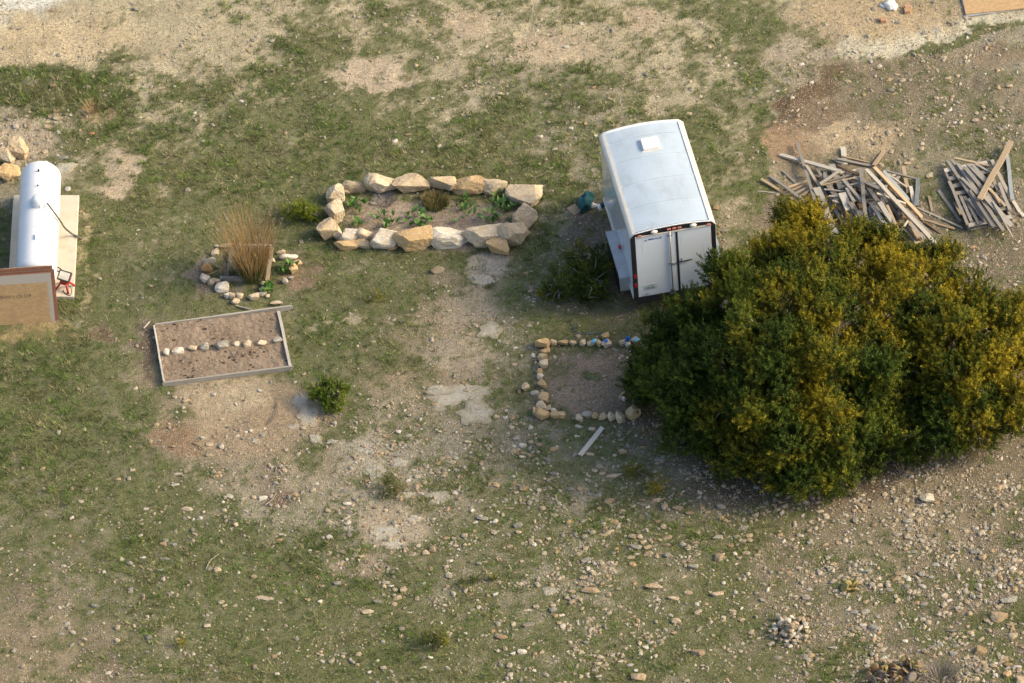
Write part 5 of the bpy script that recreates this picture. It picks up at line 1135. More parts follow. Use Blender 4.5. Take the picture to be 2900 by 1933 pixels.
def board(ox, oy, x1, y1, x2, y2, w, mat, ctx, group, lab=None, th=None, hp=None):
    wm = w * .1913 / PXM
    th = th or min(0.05, max(.022, wm * .5)) 
    a, b = lay(hp or heap, ox, oy, x1, y1, x2, y2, wm, th)
    o = bar('board', a, b, wm, th, mat)
    if lab is None:
        ln = (b - a).length; zt = max(a.z, b.z); m = (a + b) / 2; qx, qy = to_px(np.array([[m.x, m.y, 0.0]])); qx, qy = float(qx[0]), float(qy[0])
        size = 'very long' if ln > 2.3 else 'long' if ln > 1.6 else 'mid-length' if ln > 1.0 else 'short' if ln > .6 else 'stubby'
        wid = 'wide' if wm > .085 else 'thin' if wm < .045 else 'narrow' if wm < .062 else 'plain'
        lev = 'low in' if zt < .12 else 'within' if zt < .3 else 'high on'
        if group == gA:
            side = 'trailer end' if qx < 2300 else 'pallet end' if qx > 2560 else 'middle'
            side = ('open-ground ' if qy < 520 else 'cedar-side ' if qy > 620 else '') + side
            lab = f'{size} {wid} {NM[mat]} board {lev} the {side} of the lumber heap'
        else:
            side = 'heap side' if qx < 2740 else 'far side' if qx > 2810 else 'middle'
            lab = f'{size} {wid} {NM[mat]} board {lev} the {side} of the pallet stack'
    return props(o, lab, 'board', group)
gA = 'boards of the big lumber heap'
# lower, mostly hidden layers of the heap
r_ = np.random.default_rng(5)
for k in range(46):
    cx, cy = r_.uniform(1250, 2300), r_.uniform(560, 1380)
    cx += (cy - 900) * 0.55
    ln = r_.uniform(250, 620); an = R(r_.normal(58, 14)) if k % 4 else R(r_.uniform(0, 180))
    dx, dy = math.cos(an) * ln / 2, math.sin(an) * ln / 2
    board(2120, 390, cx - dx, cy - dy, cx + dx, cy + dy, r_.uniform(38, 62), r_.choice(['grey', 'grey', 'grey', 'white', 'tan', 'brown']), hA, gA)
hA_list = [
 (140, 790, 480, 825, 25, 'grey'), (510, 490, 720, 690, 40, 'grey'), (550, 950, 890, 1200, 58, 'tan'), (560, 745, 880, 630, 42, 'tan'), (620, 785, 900, 665, 42, 'tan'), (680, 830, 900, 720, 42, 'grey'), (755, 870, 920, 775, 42, 'tan'),
 (830, 910, 960, 970, 40, 'brown'), (190, 610, 930, 1080, 46, 'tan'), (325, 570, 960, 1030, 48, 'grey'), (1395, 140, 1425, 400, 80, 'white'), (1125, 470, 1135, 600, 50, 'grey'), (960, 560, 1070, 570, 50, 'tan'),
 (1380, 270, 1770, 360, 26, 'tan'), (1240, 310, 1400, 390, 40, 'grey'), (1310, 310, 1840, 420, 42, 'grey'), (1120, 760, 1500, 800, 30, 'grey'), (1190, 860, 1650, 890, 30, 'grey'), (1240, 930, 1380, 970, 40, 'grey'), (1370, 960, 1390, 1180, 26, 'brown'), (1450, 1080, 1440, 1260, 40, 'brown'),
 (1230, 400, 1370, 760, 90, 'white'), (1380, 820, 1490, 1070, 112, 'white'), (1430, 640, 1660, 950, 50, 'grey'), (1450, 760, 1560, 940, 45, 'white'), (1340, 520, 1640, 470, 40, 'grey'), (1180, 640, 1560, 540, 42, 'grey'),
 (1340, 410, 1630, 550, 44, 'brown'), (470, 250, 1360, 500, 62, 'white'), (710, 60, 1000, 990, 46, 'grey'), (850, 400, 1060, 740, 42, 'grey'), (1080, 740, 1510, 1420, 60, 'grey'), (1080, 700, 1560, 590, 26, 'tan'), (1060, 680, 1360, 480, 42, 'white')]
for it in hA_list: board(2120, 390, *it, hA, gA)
board(2120, 390, 1010, 740, 1300, 1480, 112, 'white', hA, gA, 'broad pale plank slanting out of the lumber heap into the cedar top', .035)
hB_list = [
 (490, 410, 640, 200, 52, 'tan'), (930, 420, 1010, 820, 56, 'tan'), (1040, 720, 1090, 1000, 52, 'white'), (1310, 860, 1360, 1090, 38, 'tan'), (650, 480, 1110, 600, 32, 'grey'), (690, 530, 970, 720, 26, 'grey'), (640, 500, 1010, 920, 56, 'blue'),
 (1160, 1190, 1680, 1345, 42, 'tan'), (1220, 1230, 1490, 1420, 26, 'brown'), (1110, 1020, 1800, 1330, 34, 'white'), (370, 680, 600, 760, 40, 'grey'), (400, 1240, 530, 1235, 32, 'tan'), (450, 1310, 570, 1310, 42, 'white'), (30, 720, 270, 670, 32, 'grey'),
 (150, 950, 390, 1440, 82, 'grey'), (220, 1040, 390, 1330, 50, 'grey'), (40, 620, 330, 950, 46, 'grey'), (260, 700, 500, 920, 52, 'grey'), (90, 740, 190, 930, 40, 'white'), (400, 720, 760, 1260, 62, 'grey'), (430, 1040, 490, 1220, 62, 'blue'), (500, 1050, 650, 1350, 52, 'grey'), (440, 960, 700, 1330, 52, 'white'), (580, 960, 770, 1250, 72, 'white'),
 (690, 990, 860, 1370, 42, 'tan'), (720, 960, 900, 1230, 42, 'grey'), (760, 1020, 900, 1200, 42, 'grey'), (860, 1240, 960, 1280, 26, 'white'), (780, 1360, 880, 1380, 26, 'white'), (880, 1180, 1010, 1210, 26, 'white'), (940, 1340, 1110, 1540, 46, 'grey'), (1200, 1400, 1340, 1510, 32, 'tan'), (1090, 1560, 1230, 1530, 42, 'tan'), (1030, 1270, 1230, 1490, 60, 'grey'), (1000, 1200, 1150, 1480, 52, 'tan'), (970, 1060, 1330, 1430, 56, 'grey'),
 (1010, 1210, 820, 1480, 28, 'white'), (540, 820, 960, 970, 34, 'white'), (400, 910, 700, 940, 32, 'tan')]
for it in hB_list: board(2380, 390, *it, hA, gA)
board(2380, 390, 1150, 600, 1120, 1010, 62, 'blue', hA, gA, 'bluish board standing apart on the flank of the big lumber heap')
board(2380, 390, 500, 430, 1210, 1180, 56, 'tan', hA, gA, 'long warm tan board running down the flank of the big lumber heap')
board(2380, 390, 300, 450, 380, 1230, 56, 'grey', hA, gA, 'long grey board lying crosswise on top of the big lumber heap')
board(2380, 390, 380, 460, 1400, 1560, 60, 'white', hA, gA, 'longest pale board lying on top of the big lumber heap')

# pallet with boards stacked on it
hC = 'stacked on the pallet beside the big lumber heap'; gC = 'boards on the pallet stack'
def q4(x, y, z): return gp(2640 + x * .1913, 380 + y * .1913, z)
hp2 = Heap(hc.x, hc.y - 4, hc.x + 5.5, hc.y + 4)
p00, p10, p01, p11 = q4(175, 585, .0), q4(800, 470, .0), q4(540, 1430, .0), q4(1190, 1300, .0)
pal_o = empty('pallet', (p00 + p11) / 2); props(pal_o, 'wooden pallet carrying a stack of grey boards', 'pallet')
def pt(u, v, z): p = (p00 * (1 - u) + p10 * u) * (1 - v) + (p01 * (1 - u) + p11 * u) * v; return Vector((p.x, p.y, z))
for v in (0.02, .5, .98):
    pass
for u in (0.02, .5, .98): bar('stringer', pt(u, 0, .07), pt(u, 1, .07), .045, .10, 'grey', pal_o)
for v in (0.02, .17, .3, .43, .56, .69, .82, .98):
    a, b = pt(0, v, .131), pt(1, v, .131); bar('deck_slat', a, b, .11, .02, 'white' if v in (.02, .98) else 'grey', pal_o)
    hp2.stamp(Vector((a.x, a.y, 0)), Vector((b.x, b.y, 0)), .11, .02, .131, .131)
for v in (.03, .97): bar('bottom_slat', pt(0, v, .01), pt(1, v, .01), .10, .019, 'grey', pal_o)
hC_list = [(330, 350, 920, 480, 36, 'tan'), (100, 840, 420, 1290, 46, 'grey'), (250, 690, 525, 1335, 46, 'grey'), (420, 915, 580, 1290, 46, 'grey'), (480, 915, 690, 1330, 46, 'grey'), (540, 960, 780, 1300, 46, 'grey'), (225, 390, 885, 1370, 48, 'grey'), (285, 375, 500, 640, 52, 'grey'), (640, 900, 950, 1370, 50, 'grey'), (380, 440, 700, 900, 54, 'grey'), (740, 980, 1050, 1420, 52, 'grey'),
 (540, 480, 660, 640, 72, 'blue'), (490, 500, 930, 1040, 60, 'grey'), (590, 450, 900, 780, 48, 'grey'), (520, 440, 840, 760, 44, 'grey'), (640, 440, 880, 570, 36, 'white'), (885, 390, 1140, 900, 52, 'grey'), (880, 640, 980, 830, 52, 'grey'), (840, 800, 1020, 1040, 52, 'white'), (990, 720, 1150, 1120, 50, 'grey'), (430, 640, 680, 890, 46, 'grey'), (780, 920, 1170, 1360, 84, 'grey'), (900, 1000, 1190, 1510, 26, 'grey'),
 (1110, 300, 1185, 970, 56, 'blue'), (1185, 970, 1300, 1160, 50, 'white'), (1310, 1160, 1355, 1215, 50, 'white'), (860, 820, 1080, 1060, 40, 'tan'), (940, 900, 1000, 1000, 44, 'tan'), (330, 1010, 420, 1180, 40, 'tan'), (560, 830, 900, 1365, 44, 'grey')]
for it in hC_list: board(2640, 380, *it, hC, gC, hp=hp2)
board(2640, 380, 1170, 110, 700, 960, 84, 'tan', hC, gC, 'wide tan rust-stained board lying diagonally on top of the pallet stack', hp=hp2)

# ------------------------------------------------------------------ things at the top right: sheet, bricks, white scrap
sA, sB, sC = gp(2720, -14, .03), gp(2735, 40, .03), gp(2960, 18, .03)
def sheet(off, th, mat, lab, rz):
    e1 = (sC - sB).normalized(); e2 = Vector((0, 0, 1)).cross(e1); c_ = sB + e1 * 1.22 + e2 * .61 + off
    o = link('wood_sheet', box_mesh('wood_sheet', 2.44, 1.22, th, M[mat]), None, c_, (0, 0, math.atan2(e1.y, e1.x) + rz)); return props(o, lab, 'wood sheet', 'wood sheets on the ground')
sheet(Vector((-.03, .0, -.018)), .018, 'alum', 'grey-edged lower sheet under the tan wood sheet on the gravel', R(3))
sheet(Vector((0, 0, 0.002)), .018, 'osb', 'tan wood sheet lying flat at the edge of the gravel strip', 0)
for (x, y, rz, lab, z) in ((2501, 56, .05, 'single tan brick lying alone on the earth', 0), (2569, 30, .1, 'pale tan brick at the front of the pair of bricks', 0), (2569, 19, .3, 'tan brick behind the other brick of the pair', 0)):
    p = gp(x, y, .05); props(link('brick', box_mesh('brick', .125, .12, .09, M['brick'], .006), None, (p.x, p.y, .045), (0, 0, rz)), lab, 'brick')
p = gp(2524, 13, .06); ws = empty('white_scrap', (p.x, p.y, 0)); props(ws, 'crumpled white plastic scrap lying on the bare earth', 'plastic')
lump('sheet', .14, .17, .07, M['whitelens'], ws, (0, 0, .055), (0, 0, .4), 21, .25)
lump('torn_flap', .10, .035, .03, M['plate'], ws, (-.19, .01, .03), (0, 0, -.5), 22, .2)

# ------------------------------------------------------------------ little cairn of stones
cc = gp(2235, 1790, 0); hp3 = Heap(cc.x - 1, cc.y - 1, cc.x + 1, cc.y + 1, .015)
r_ = np.random.default_rng(9)
pts = []
for k in range(95):
    rr = .42 * math.sqrt(r_.random()) if k < 55 else .26 * math.sqrt(r_.random()); a = r_.random() * 6.28
    pts.append((rr * math.cos(a), rr * math.sin(a) * 1.05, r_.uniform(.075, .15)))
cols = ['cream', 'white', 'grey', 'cream', 'tan', 'white']
for k, (dx, dy, w) in enumerate(pts):
    x, y = cc.x + dx, cc.y + dy; sz = w * r_.uniform(.45, .7); n = max(2, int(w * .35 / .015))
    i, j = hp3.ij(np.array([x]), np.array([y])); i, j = int(i[0]), int(j[0])
    patch = hp3.H[max(0, i - n):i + n + 1, max(0, j - n):j + n + 1]; z = float(np.percentile(patch, 70)) if k > 0 else 0
    hp3.H[max(0, i - n):i + n + 1, max(0, j - n):j + n + 1] = np.maximum(patch, z + sz * .8)
    col = 'ochre' if k == 90 else cols[r_.integers(0, 6)]
    o = link('cairn_stone', shared_rock(2, int(r_.integers(0, 10)), col), None, (x, y, z + sz * .38), (r_.uniform(-.3, .3), r_.uniform(-.3, .3), r_.random() * 6), (w, w * r_.uniform(.7, 1), sz))
    rr_ = math.hypot(dx, dy)
    props(o, f"{'large' if w > .125 else 'medium' if w > .1 else 'small'} {EL[col]} stone {'on the crown' if z > .12 else 'on the slope' if z > .03 else 'at the rim' if rr_ > .3 else 'at the base'} of the little cairn", 'stone', 'stones of the little cairn')

# ------------------------------------------------------------------ foliage
def unit(a): return a / np.maximum(np.linalg.norm(a, axis=-1, keepdims=True), 1e-6)
def foliage(c, axis, ln, rad, col, per, leaf, wid, up=0.25, jit=0.3, nrm=None):
    """sprays of small leaves: c, axis (n,3), ln, rad (n,), col (n,3)"""
    n = len(c) * per; C = np.repeat(c, per, 0); A_ = np.repeat(unit(axis), per, 0); Ln = np.repeat(ln, per); Rd = np.repeat(rad, per)
    t = rng.random(n) ** 0.8
    j = rng.normal(size=(n, 3)) * 0.55
    pos = C + A_ * (Ln * t)[:, None] + j * (Rd * (1.05 - .75 * t))[:, None]
    d = unit(A_ * .55 + unit(rng.normal(size=(n, 3))) * .95 + np.array([0, 0, up]))
    face = rng.normal(size=(n, 3)) * (1.0 if nrm is None else .42) + (0 if nrm is None else np.repeat(unit(nrm), per, 0))
    s = unit(np.cross(d, face)) * (wid * rng.uniform(.6, 1.3, n))[:, None] * .5
    L_ = leaf * rng.uniform(.6, 1.35, n)
    V = np.empty((n, 3, 3)); V[:, 0] = pos - s; V[:, 1] = pos + s; V[:, 2] = pos + d * L_[:, None]
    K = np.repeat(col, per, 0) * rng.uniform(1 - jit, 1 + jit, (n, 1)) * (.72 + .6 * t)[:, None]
    return V.reshape(-1, 3), np.repeat(K, 3, 0)

def lobes_points(lobes, dens, bough=(.22, .36), inner=0.80):
    """sprays sit on small boughs, boughs on the outer skin of a union of lobes (x,y,z,rx,ry,rz,gold)"""
    P_, N_, G_ = [], [], []
    for i, l in enumerate(lobes):
        c = np.array(l[:3]); r = np.array(l[3:6]); area = 4 * math.pi * (r[0] * r[1] + r[0] * r[2] + r[1] * r[2]) / 3
        bm_ = sum(bough) / 2; n = max(5, int(area / (bm_ * bm_ * 4.3)))
        u = unit(rng.normal(size=(n, 3))); rr = rng.uniform(.55, 1.18, n)
        q = c + u * np.maximum(r - bm_ * .6, r * .45) * rr[:, None]; q[:, 2] = np.maximum(q[:, 2], .04); ok = q[:, 2] > 0.02
        for k, m in enumerate(lobes):
            if k == i: continue
            e = (q - np.array(m[:3])) / np.array(m[3:6]); ok &= (e ** 2).sum(1) > (inner * .8) ** 2
        q, u = q[ok], u[ok]
        for b_, d_ in zip(q, u):
            br_ = rng.uniform(*bough); ns = max(4, int(dens * 4 * math.pi * br_ * br_))
            v = unit(rng.normal(size=(ns, 3)) + d_ * .55 + np.array((0, 0, .35)))
            P_.append(b_ + v * br_ * rng.uniform(.6, 1.05, (ns, 1)) * np.array((1, 1, .85))); N_.append(unit(v + d_ * .4))
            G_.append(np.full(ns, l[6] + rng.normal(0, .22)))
    P_, N_, G_ = np.concatenate(P_), np.concatenate(N_), np.concatenate(G_)
    ok = P_[:, 2] > .02
    return P_[ok], N_[ok], G_[ok]

GREEN = np.array((0.061, 0.088, 0.010)); DEEP = np.array((0.019, 0.039, 0.006)); GOLD = np.array((0.285, 0.215, 0.012)); FRESH = np.array((0.108, 0.130, 0.012))
def cedar(name, base, lobes, label, dens, per, leaf=.06, wid=.022, trunks=3, spray=(.20, .50), gold=0.0, seed=1, group=None, bough=(.18, .40)):
    root = empty(name, base); props(root, label, 'tree' if trunks > 2 else 'shrub', group)
    b = np.array(base)
    P_, N_, G_ = lobes_points(lobes, dens, bough)
    k = fbm(P_[:, 0] * 1.3 + seed, P_[:, 1] * 1.3 + P_[:, 2] * .9, 4); k2 = fbm(P_[:, 0] * 3.3 + 9, P_[:, 2] * 3.3 + P_[:, 1], 3)
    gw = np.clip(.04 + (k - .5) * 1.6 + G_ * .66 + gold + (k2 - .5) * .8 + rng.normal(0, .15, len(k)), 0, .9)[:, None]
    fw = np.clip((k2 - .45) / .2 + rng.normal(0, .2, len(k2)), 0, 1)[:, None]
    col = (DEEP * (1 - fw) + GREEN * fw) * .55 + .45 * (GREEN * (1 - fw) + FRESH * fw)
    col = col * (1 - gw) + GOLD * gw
    ax_ = N_ * .8 + np.array([0, 0, .62]) + rng.normal(size=N_.shape) * .22
    ln = rng.uniform(*spray, len(P_)); rad = ln * .13
    ax_ = ax_ + rng.normal(size=N_.shape) * .2
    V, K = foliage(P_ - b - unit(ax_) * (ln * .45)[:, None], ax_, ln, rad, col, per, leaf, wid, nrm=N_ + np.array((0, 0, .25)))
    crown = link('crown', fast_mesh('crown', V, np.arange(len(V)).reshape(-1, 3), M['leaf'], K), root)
    VV, FF = [], []; off = 0
    r = np.random.default_rng(seed)
    tb = [Vector((r.uniform(-.15, .15), r.uniform(-.15, .15), -.05)) for _ in range(trunks)]
    sz = max(l[3] for l in lobes)
    for i, l in enumerate(lobes):
        e = Vector(np.array(l[:3]) - b); s0 = tb[i % trunks]; m = s0.lerp(e, .5) + Vector((r.uniform(-.1, .1), r.uniform(-.1, .1), .12)) * sz
        v, f = tube_geo(smooth_curve([s0, m, e], 8), list(np.linspace(.10, .03, 9) * min(1, sz)), 7); VV += v; FF += [tuple(q + off for q in ff) for ff in f]; off += len(v)
    link('trunk', mesh('trunk', VV, FF, M['bark'], True), root)
    # fine branchlets and bare twigs inside the crown
    VV, FF = [], []; off = 0
    for q in range(min(70, len(P_) // 12)):
        i = r.integers(0, len(P_)); p0 = Vector(P_[i] - b - N_[i] * .45 * sz); p1 = Vector(P_[i] - b + N_[i] * .07)
        v, f = tube_geo([p0, p0.lerp(p1, .5) + Vector((r.uniform(-.05, .05), r.uniform(-.05, .05), .05)), p1], [.016, .011, .005], 4); VV += v; FF += [tuple(q2_ + off for q2_ in ff) for ff in f]; off += len(v)
    props(link('branches', mesh('branches', VV, FF, M['twig']), root), kind='stuff')
    print(name, len(P_), len(V) // 3)
    return root

def lb(px, py, z, r, g=0.0, sx=1, sy=1, szz=.9):
    p = gp(px, py, z); return (p.x, p.y, z, r * sx, r * sy, r * szz, g)
main = [lb(2230, 670, 1.7, .62, .45), lb(2290, 650, 1.9, .5, .6), lb(2190, 740, 2.2, .72, .1), lb(2330, 760, 2.5, .72, .45), lb(2090, 800, 2.3, .62, -.3), lb(2250, 850, 3.0, .9, .25), lb(2390, 870, 2.7, .78, .35), lb(2080, 890, 2.5, .78, -.35), lb(1980, 930, 1.8, .75, -.7), lb(2180, 970, 2.9, .9, 0), lb(2340, 990, 2.75, .9, .3), lb(2450, 1010, 2.1, .68, .3),  # g paints the sunny side golden and the shaded side dark; pollen gold too
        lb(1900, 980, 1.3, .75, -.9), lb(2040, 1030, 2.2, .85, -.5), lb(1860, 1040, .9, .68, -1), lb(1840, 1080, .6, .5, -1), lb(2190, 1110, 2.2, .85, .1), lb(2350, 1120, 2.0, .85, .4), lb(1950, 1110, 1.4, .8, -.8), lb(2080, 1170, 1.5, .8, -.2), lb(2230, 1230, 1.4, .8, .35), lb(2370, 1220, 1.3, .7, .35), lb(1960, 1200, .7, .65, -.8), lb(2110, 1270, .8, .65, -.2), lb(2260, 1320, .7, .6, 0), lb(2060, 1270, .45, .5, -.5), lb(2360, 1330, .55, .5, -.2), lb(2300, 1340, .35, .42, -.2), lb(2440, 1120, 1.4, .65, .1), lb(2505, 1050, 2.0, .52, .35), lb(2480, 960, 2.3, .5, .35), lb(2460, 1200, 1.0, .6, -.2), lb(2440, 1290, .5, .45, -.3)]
cedar('cedar_tree', gp(2170, 1130, 0), main, 'broad dense cedar with shaded side painted dark green, standing in front of the trailer', 30, 44, seed=3)
second = [lb(2440, 700, 1.8, .5, .5), lb(2530, 715, 1.8, .5, .55), lb(2610, 745, 1.7, .5, .6), lb(2690, 770, 1.6, .45, .4), lb(2500, 790, 2.4, .62, .45), lb(2610, 840, 2.6, .75, .5), lb(2720, 870, 2.3, .72, .55), lb(2590, 910, 2.2, .62, .35), lb(2700, 970, 2.2, .8, .55), lb(2800, 950, 1.9, .75, .65), lb(2850, 1060, 1.5, .75, .65), lb(2730, 1080, 1.7, .72, .5), lb(2760, 1160, 1.1, .7, .3), lb(2870, 1150, .9, .6, .3), lb(2560, 1220, .8, .62, -.5), lb(2650, 1230, .75, .65, -.4), lb(2740, 1220, .7, .55, -.1), lb(2480, 1230, .6, .5, -.6), lb(2600, 1275, .4, .42, -.5), lb(2880, 900, 1.3, .5, .6), lb(2770, 900, 1.9, .55, .6), lb(2790, 1030, 1.7, .65, .6), lb(2640, 1060, 1.5, .5, .2), lb(2590, 1040, 1.3, .6, -.3), lb(2560, 1000, 1.0, .6, -.4), lb(2610, 1130, 1.0, .6, -.4)]  # lower g darkens low and gap lobes by colour, where shade falls
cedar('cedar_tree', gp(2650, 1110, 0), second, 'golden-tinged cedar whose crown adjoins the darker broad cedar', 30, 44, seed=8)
low = [lb(1600, 800, .35, .4, -.3, 1.2, .8, .6), lb(1675, 790, .45, .42, -.4, 1.1, .9, .7), lb(1635, 745, .45, .36, 0), lb(1700, 735, .4, .32, -.2), lb(1570, 830, .2, .3, -.1, 1.2, .8, .6), lb(1670, 840, .2, .3, -.5, 1.3, .8, .6)]
cedar('cedar_shrub', gp(1645, 800, 0), low, 'low spreading dark cedar shrub against the trailer fender', 32, 30, .055, .015, 2, (.16, .36), 0, 5, None, (.10, .2))
GREEN = np.array((0.12, 0.165, 0.015)); DEEP = np.array((0.06, 0.10, 0.012)); FRESH = np.array((0.19, 0.23, 0.02))
cedar('round_bush', gp(930, 1140, 0), [lb(900, 1106, .28, .17, -.3), lb(918, 1098, .32, .17, -.3), lb(952, 1106, .28, .19, -.3), lb(928, 1132, .22, .19, -.4), lb(948, 1144, .18, .16, -.4)], 'dense round bright green bush beside the grey bedrock', 46, 34, .045, .02, 2, (.10, .22), -.3, 6, None, (.1, .2))
GREEN = np.array((0.17, 0.20, 0.014)); DEEP = np.array((0.09, 0.125, 0.012)); FRESH = np.array((0.26, 0.28, 0.018))
cedar('feathery_shrub', gp(848, 612, 0), [lb(835, 602, .15, .2, -.3), lb(864, 600, .18, .2, -.3), lb(848, 596, .2, .2, -.3), lb(816, 608, .08, .14, -.4), lb(880, 606, .1, .14, -.4)], 'feathery yellow-green shrub beside the tall dry shrub bed', 42, 28, .06, .011, 2, (.16, .36), -.2, 7, None, (.06, .14))
GREEN = np.array((0.10, 0.12, 0.018)); DEEP = np.array((0.06, 0.08, 0.015)); FRESH = np.array((0.16, 0.17, 0.02))
sp_ = dict(dens=42, per=18, leaf=.045, wid=.010, trunks=2, spray=(.12, .28), bough=(.05, .11))
cedar('cedar_seedling', gp(1115, 1390, 0), [lb(1100, 1360, .2, .13, -.1), lb(1132, 1388, .14, .15, .1), lb(1105, 1395, .1, .12, -.3)], 'small upright cedar seedling growing beside the bedrock slabs', seed=11, **sp_)
cedar('scrub_bush', gp(1232, 1825, 0), [lb(1218, 1812, .15, .18, .3), lb(1252, 1812, .15, .18, .3), lb(1234, 1804, .2, .18, .3)], 'olive green scrub bush alone on the open stony grass', seed=12, **sp_)
cedar('scrub_bush', gp(1330, 1650, 0), [lb(1312, 1655, .06, .12, -.1), lb(1342, 1638, .08, .11, .1)], 'low sprawling green scrub bush near the spiky tuft', seed=13, **sp_)
cedar('scrub_bush', gp(1055, 845, 0), [lb(1040, 850, .05, .10, -.3), lb(1075, 840, .06, .11, -.3)], 'faint low green scrub in front of the big bed', seed=14, **sp_)
cedar('scrub_bush', gp(510, 1822, 0), [lb(508, 1818, .06, .11, .8)], 'tiny golden brown tuft on the open slope', seed=15, **sp_)
cedar('scrub_bush', gp(1840, 1350, 0), [lb(1795, 1330, .08, .2, .2, 1.3), lb(1860, 1380, .08, .2, .4, 1.3)], 'thin yellowish scrub at the foot of the broad cedar', seed=16, **sp_)

# ------------------------------------------------------------------ tall dry shrub and other stemmed plants
def stems(name, base, n, h, spread, w, c1, c2, label, cat, lean=(0, 0), r0=.12, seedheads=0, green=None, curl=.35):
    r = np.random.default_rng(n + int(h * 100)); VV, FF, CC = [], [], []; off = 0
    for k in range(n):
        a = r.random() * 6.283; rr = r0 * math.sqrt(r.random()); s0 = np.array((rr * math.cos(a), rr * math.sin(a), -.02)); hh = h * r.uniform(.45, 1.0) ** .7
        sp2 = spread * r.uniform(.1, 1); d = np.array((math.cos(a) * sp2 + lean[0], math.sin(a) * sp2 + lean[1], 0))
        pts = [s0 + d * hh * (t ** (1 + curl)) + np.array((0, 0, hh * t * (1 - .12 * t))) + r.normal(size=3) * .02 * t * h for t in np.linspace(0, 1, 6)]
        ww = w * r.uniform(.7, 1.3); sd = np.array((-math.sin(a), math.cos(a), 0)) if r.random() < .5 else np.array((1, .1, .1))
        col = np.array(c1) * (1 - (q := r.random())) + np.array(c2) * q
        for i, p_ in enumerate(pts):
            wv = ww * (1 - .75 * i / 5); cc_ = col if not (green and i < (2 if h > 1 else 4) and r.random() < .75) else np.array(green)
            e = np.cross(sd, np.array((0, 0, 1.))); e = e / np.linalg.norm(e)
            VV += [p_ - sd * wv / 2, p_ + sd * wv / 2, p_ + e * wv * .8]; CC += [cc_ * r.uniform(.85, 1.15)] * 3
        for i in range(5):
            b0 = off + 3 * i
            for j in range(3): FF += [(b0 + j, b0 + (j + 1) % 3, b0 + 3 + (j + 1) % 3), (b0 + j, b0 + 3 + (j + 1) % 3, b0 + 3 + j)]
        off += 18
        if r.random() < seedheads:
            for _ in range(5):
                t_ = pts[-1] + r.normal(size=3) * np.array((.012, .012, .05)); z = .011
                VV += [t_ + np.array((-z, 0, -z)), t_ + np.array((z, 0, -z * .3)), t_ + np.array((0, z, z))]; FF.append((off, off + 1, off + 2)); CC += [np.array((.40, .31, .19))] * 3; off += 3
    root = empty(name, base); props(root, label, cat)
    props(link('stems', fast_mesh('stems', np.array(VV), np.array(FF), M['stem'], np.array(CC)), root), kind='stuff'); return root
stems('dry_shrub', gp(718, 785, 0), 430, 1.95, .46, .0095, (0.25, 0.145, 0.05), (0.37, 0.265, 0.13), 'tall fountain-shaped dry brown shrub in the small timber-edged bed', 'shrub', (-.02, .10), .26, .3, (0.07, 0.09, 0.02))
stems('dry_sprawl', gp(650, 765, 0), 60, .9, .9, .010, (0.30, 0.24, 0.15), (0.38, 0.31, 0.2), 'pale fallen stalks spilling over the stones beside the dry shrub', 'plant', (-.25, -.15), .15)
stems('brown_topped_bush', gp(1235, 578, 0), 520, .30, .34, .013, (0.16, 0.12, 0.05), (0.24, 0.17, 0.08), 'low brown-topped green bush in the middle of the big bed', 'bush', (0, .05), .27, 0, (0.06, 0.11, 0.015))
stems('grey_tuft', gp(1088, 568, 0), 260, .16, .9, .010, (0.17, 0.17, 0.18), (0.26, 0.25, 0.25), 'dead grey tuft of wiry stems in the big bed', 'plant', (0, 0), .22)
stems('orange_dry_tuft', gp(262, 308, 0), 120, .22, .9, .012, (0.42, 0.29, 0.15), (0.36, 0.27, 0.15), 'orange dry grass tuft in the rough grass behind the tank', 'grass tuft', (0, 0), .16)
stems('spiky_tuft', gp(1397, 1640, 0), 45, .28, .8, .016, (0.18, 0.19, 0.05), (0.28, 0.25, 0.09), 'small spiky yellow-green tuft on the stony grass', 'grass tuft', (0, 0), .04)
stems('dead_brush', gp(2660, 1925, 0), 380, .34, 1.1, .012, (0.20, 0.17, 0.145), (0.28, 0.25, 0.22), 'tangle of dead grey brush beside the prickly pear', 'brush', (0, 0), .34)
for (x, y, hh, lab) in ((2560, 1330, .5, 'thin bare twigs hanging under the golden-tinged cedar'), (2420, 1395, .45, 'thin bare twigs at the foot between the two cedars')):
    stems('bare_twigs', gp(x, y, 0), 30, hh, .8, .010, (0.22, 0.18, 0.13), (0.30, 0.25, 0.19), lab, 'twigs', (0, 0), .15)

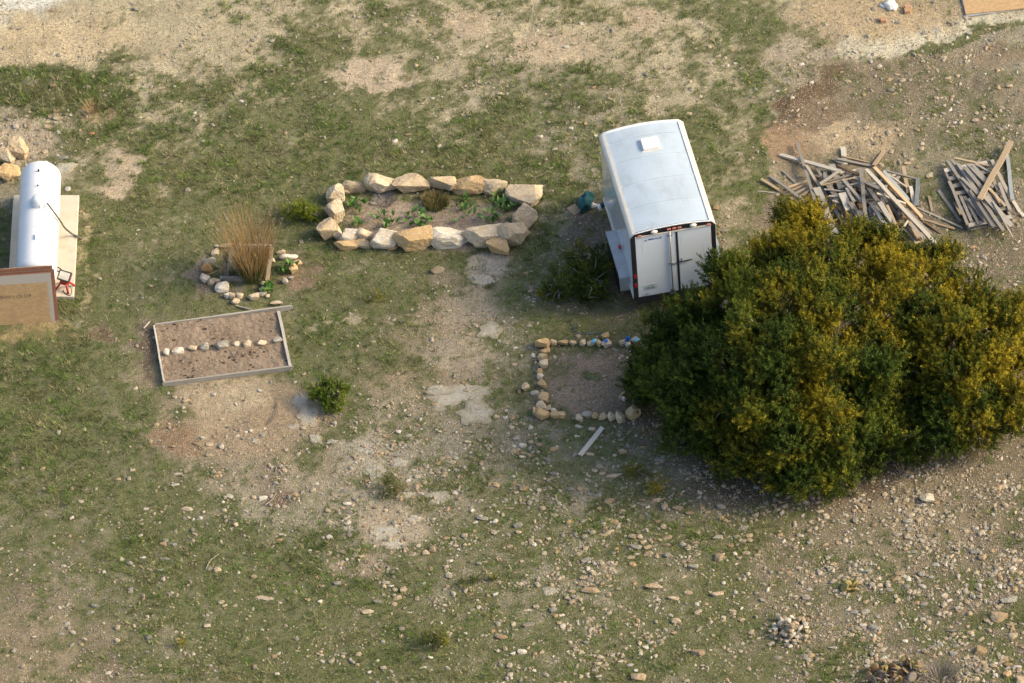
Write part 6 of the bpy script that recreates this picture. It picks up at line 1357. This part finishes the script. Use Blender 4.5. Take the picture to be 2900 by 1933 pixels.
# broad-leaved plants in the big bed
def leaf_geo(L_, w, bend, n=4):
    V, F = [], []
    for i in range(n + 1):
        t = i / n; hw = w / 2 * math.sin(math.pi * min(.98, .12 + .86 * t)); z = bend * (t - t * t * .9)
        V += [(L_ * t, -hw, z + hw * .25), (L_ * t, 0, z), (L_ * t, hw, z + hw * .25)]
    for i in range(n):
        for j in range(2): F.append((3 * i + j, 3 * i + j + 1, 3 * i + 4 + j, 3 * i + 3 + j))
    return V, F
M['broad'] = plain('broad_leaf', (0.085, 0.19, 0.022), .55, col2=(0.05, 0.12, 0.014), scale=8)
LM = [mesh('leaf', *leaf_geo(.17, .075, .10), M['broad'], True), mesh('leaf', *leaf_geo(.12, .05, .07), M['broad'], True)]
def leafy(px, py, n, rad, label, dry=40):
    root = stems('leafy_plant', gp(px, py, 0), dry, .17, 1.0, .010, (0.40, 0.33, 0.22), (0.28, 0.23, 0.145), label, 'plant', (0, 0), rad)
    r = np.random.default_rng(int(px))
    for k in range(int(n * 1.5)):
        a = r.random() * 6.28; rr = rad * math.sqrt(r.random())
        for q in range(r.integers(1, 4)):
            link('leaf', LM[r.integers(0, 2)], root, (rr * math.cos(a), rr * math.sin(a), r.uniform(.03, .12)), (r.uniform(-.5, .5), -r.uniform(.3, 1.2), r.random() * 6.28), [r.uniform(.7, 1.2)] * 3)
k_ = .2975
for (x, y, n, rd, lab) in ((440, 480, 9, .2, 'leafy green plant by the short stone side of the big bed'), (450, 640, 7, .18, 'leafy plant tucked behind the perched stones of the big bed'), (690, 610, 10, .3, 'leafy plant with dry stalks behind the rounded whitish boulder'), (1040, 585, 18, .3, 'leafy green plant behind the squared ochre block'),
                           (1430, 545, 12, .32, 'leafy plant with dry stalks behind the white block'), (1740, 590, 9, .24, 'leafy plant behind the large rounded cream boulder'), (1850, 430, 14, .3, 'bright leafy plant beside the flat cream slab'), (1780, 310, 6, .2, 'few upright leaves by the back row near the flat slab'), (410, 275, 3, .05, 'tiny leafy sprout on the back row stones'), (1465, 390, 3, .06, 'tiny green sprout in the open soil of the big bed')):
    leafy(880 + x * k_, 450 + y * k_, n, rd, lab, 90 if rd > .15 else 4)
leafy(812, 762, 12, .2, 'fresh green weeds beside the timber edging of the dry shrub bed', 12)
leafy(765, 822, 8, .12, 'fresh green weeds by the grey block near the dry shrub bed', 6)

# prickly pears
M['pad'] = plain('cactus_pad', (0.20, 0.20, 0.05), .6, col2=(0.36, 0.21, 0.07), scale=4); M['pad2'] = plain('cactus_pad_brown', (0.26, 0.16, 0.07), .7, col2=(0.16, 0.10, 0.06), scale=5); M['pad3'] = plain('cactus_pad_grey', (0.17, 0.145, 0.12), .8, col2=(0.25, 0.2, 0.15), scale=5)
pv2, pf2 = ICO[2]
PADM = [fast_mesh('pad', pv2 * np.array((.085 * (1), .018, .11)), pf2, M[m_]) for m_ in ('pad', 'pad2', 'pad3')]
for me in PADM: me.polygons.foreach_set('use_smooth', [True] * len(me.polygons))
def pear(px, py, n, rx, ry, label, mats):
    root = empty('prickly_pear', gp(px, py, 0)); props(root, label, 'cactus'); r = np.random.default_rng(n)
    for k in range(n):
        a = r.random() * 6.28; q = math.sqrt(r.random())
        link('pad', PADM[r.choice(mats)], root, (rx * q * math.cos(a), ry * q * math.sin(a), r.uniform(.05, .17)), (r.uniform(-1.3, .9), r.uniform(-.7, .7), r.random() * 6.28), [r.uniform(.7, 1.15)] * 3)
pear(2540, 1915, 60, .60, .36, 'sprawling prickly pear with brown and olive pads', [0, 1, 1, 2, 2])
pear(2412, 1668, 6, .16, .08, 'small yellow-green prickly pear with a few pads on gravel', [0])

# sticks
for (a, b, c, d, r_, mt, lab) in [(583, 1612, 620, 1568, .014, 'twig', 'bare curved branch lying on the open slope'), (1509, 503, 1552, 482, .013, 'twig', 'bare branch lying near the back corner of the big bed'), (762, 1200, 782, 1120, .011, 'bark', 'dark stick in the bare dirt patch'), (750, 1430, 782, 1395, .016, 'twig', 'twisted root beside the dark burnt patch'), (780, 1335, 792, 1315, .014, 'twig', 'short stick beyond the burnt patch'), (1589, 1512, 1626, 1507, .012, 'twig', 'straight stick among the field stones'), (1095, 1235, 1130, 1205, .010, 'twig', 'thin dry twig on the grass by the worn path'), (545, 1255, 575, 1275, .012, 'bark', 'dark stick at the edge of the dirt patch'), (2180, 588, 2220, 600, .014, 'twig', 'pale stick on the ground beside the lumber heap'), (1500, 398, 1530, 405, .01, 'bark', 'thin dark twig behind the big bed'), (2650, 165, 2640, 135, .01, 'bark', 'thin dark twig beside the gravel strip'), (1105, 1340, 1100, 1380, .008, 'twig', 'bleached twig standing in the cedar seedling')]:
    stick(a, b, c, d, r_, M[mt], lab, .02)
print('objects', len(bpy.data.objects), 'tris', sum(len(m.loops) - 2 * len(m.polygons) for m in bpy.data.meshes))
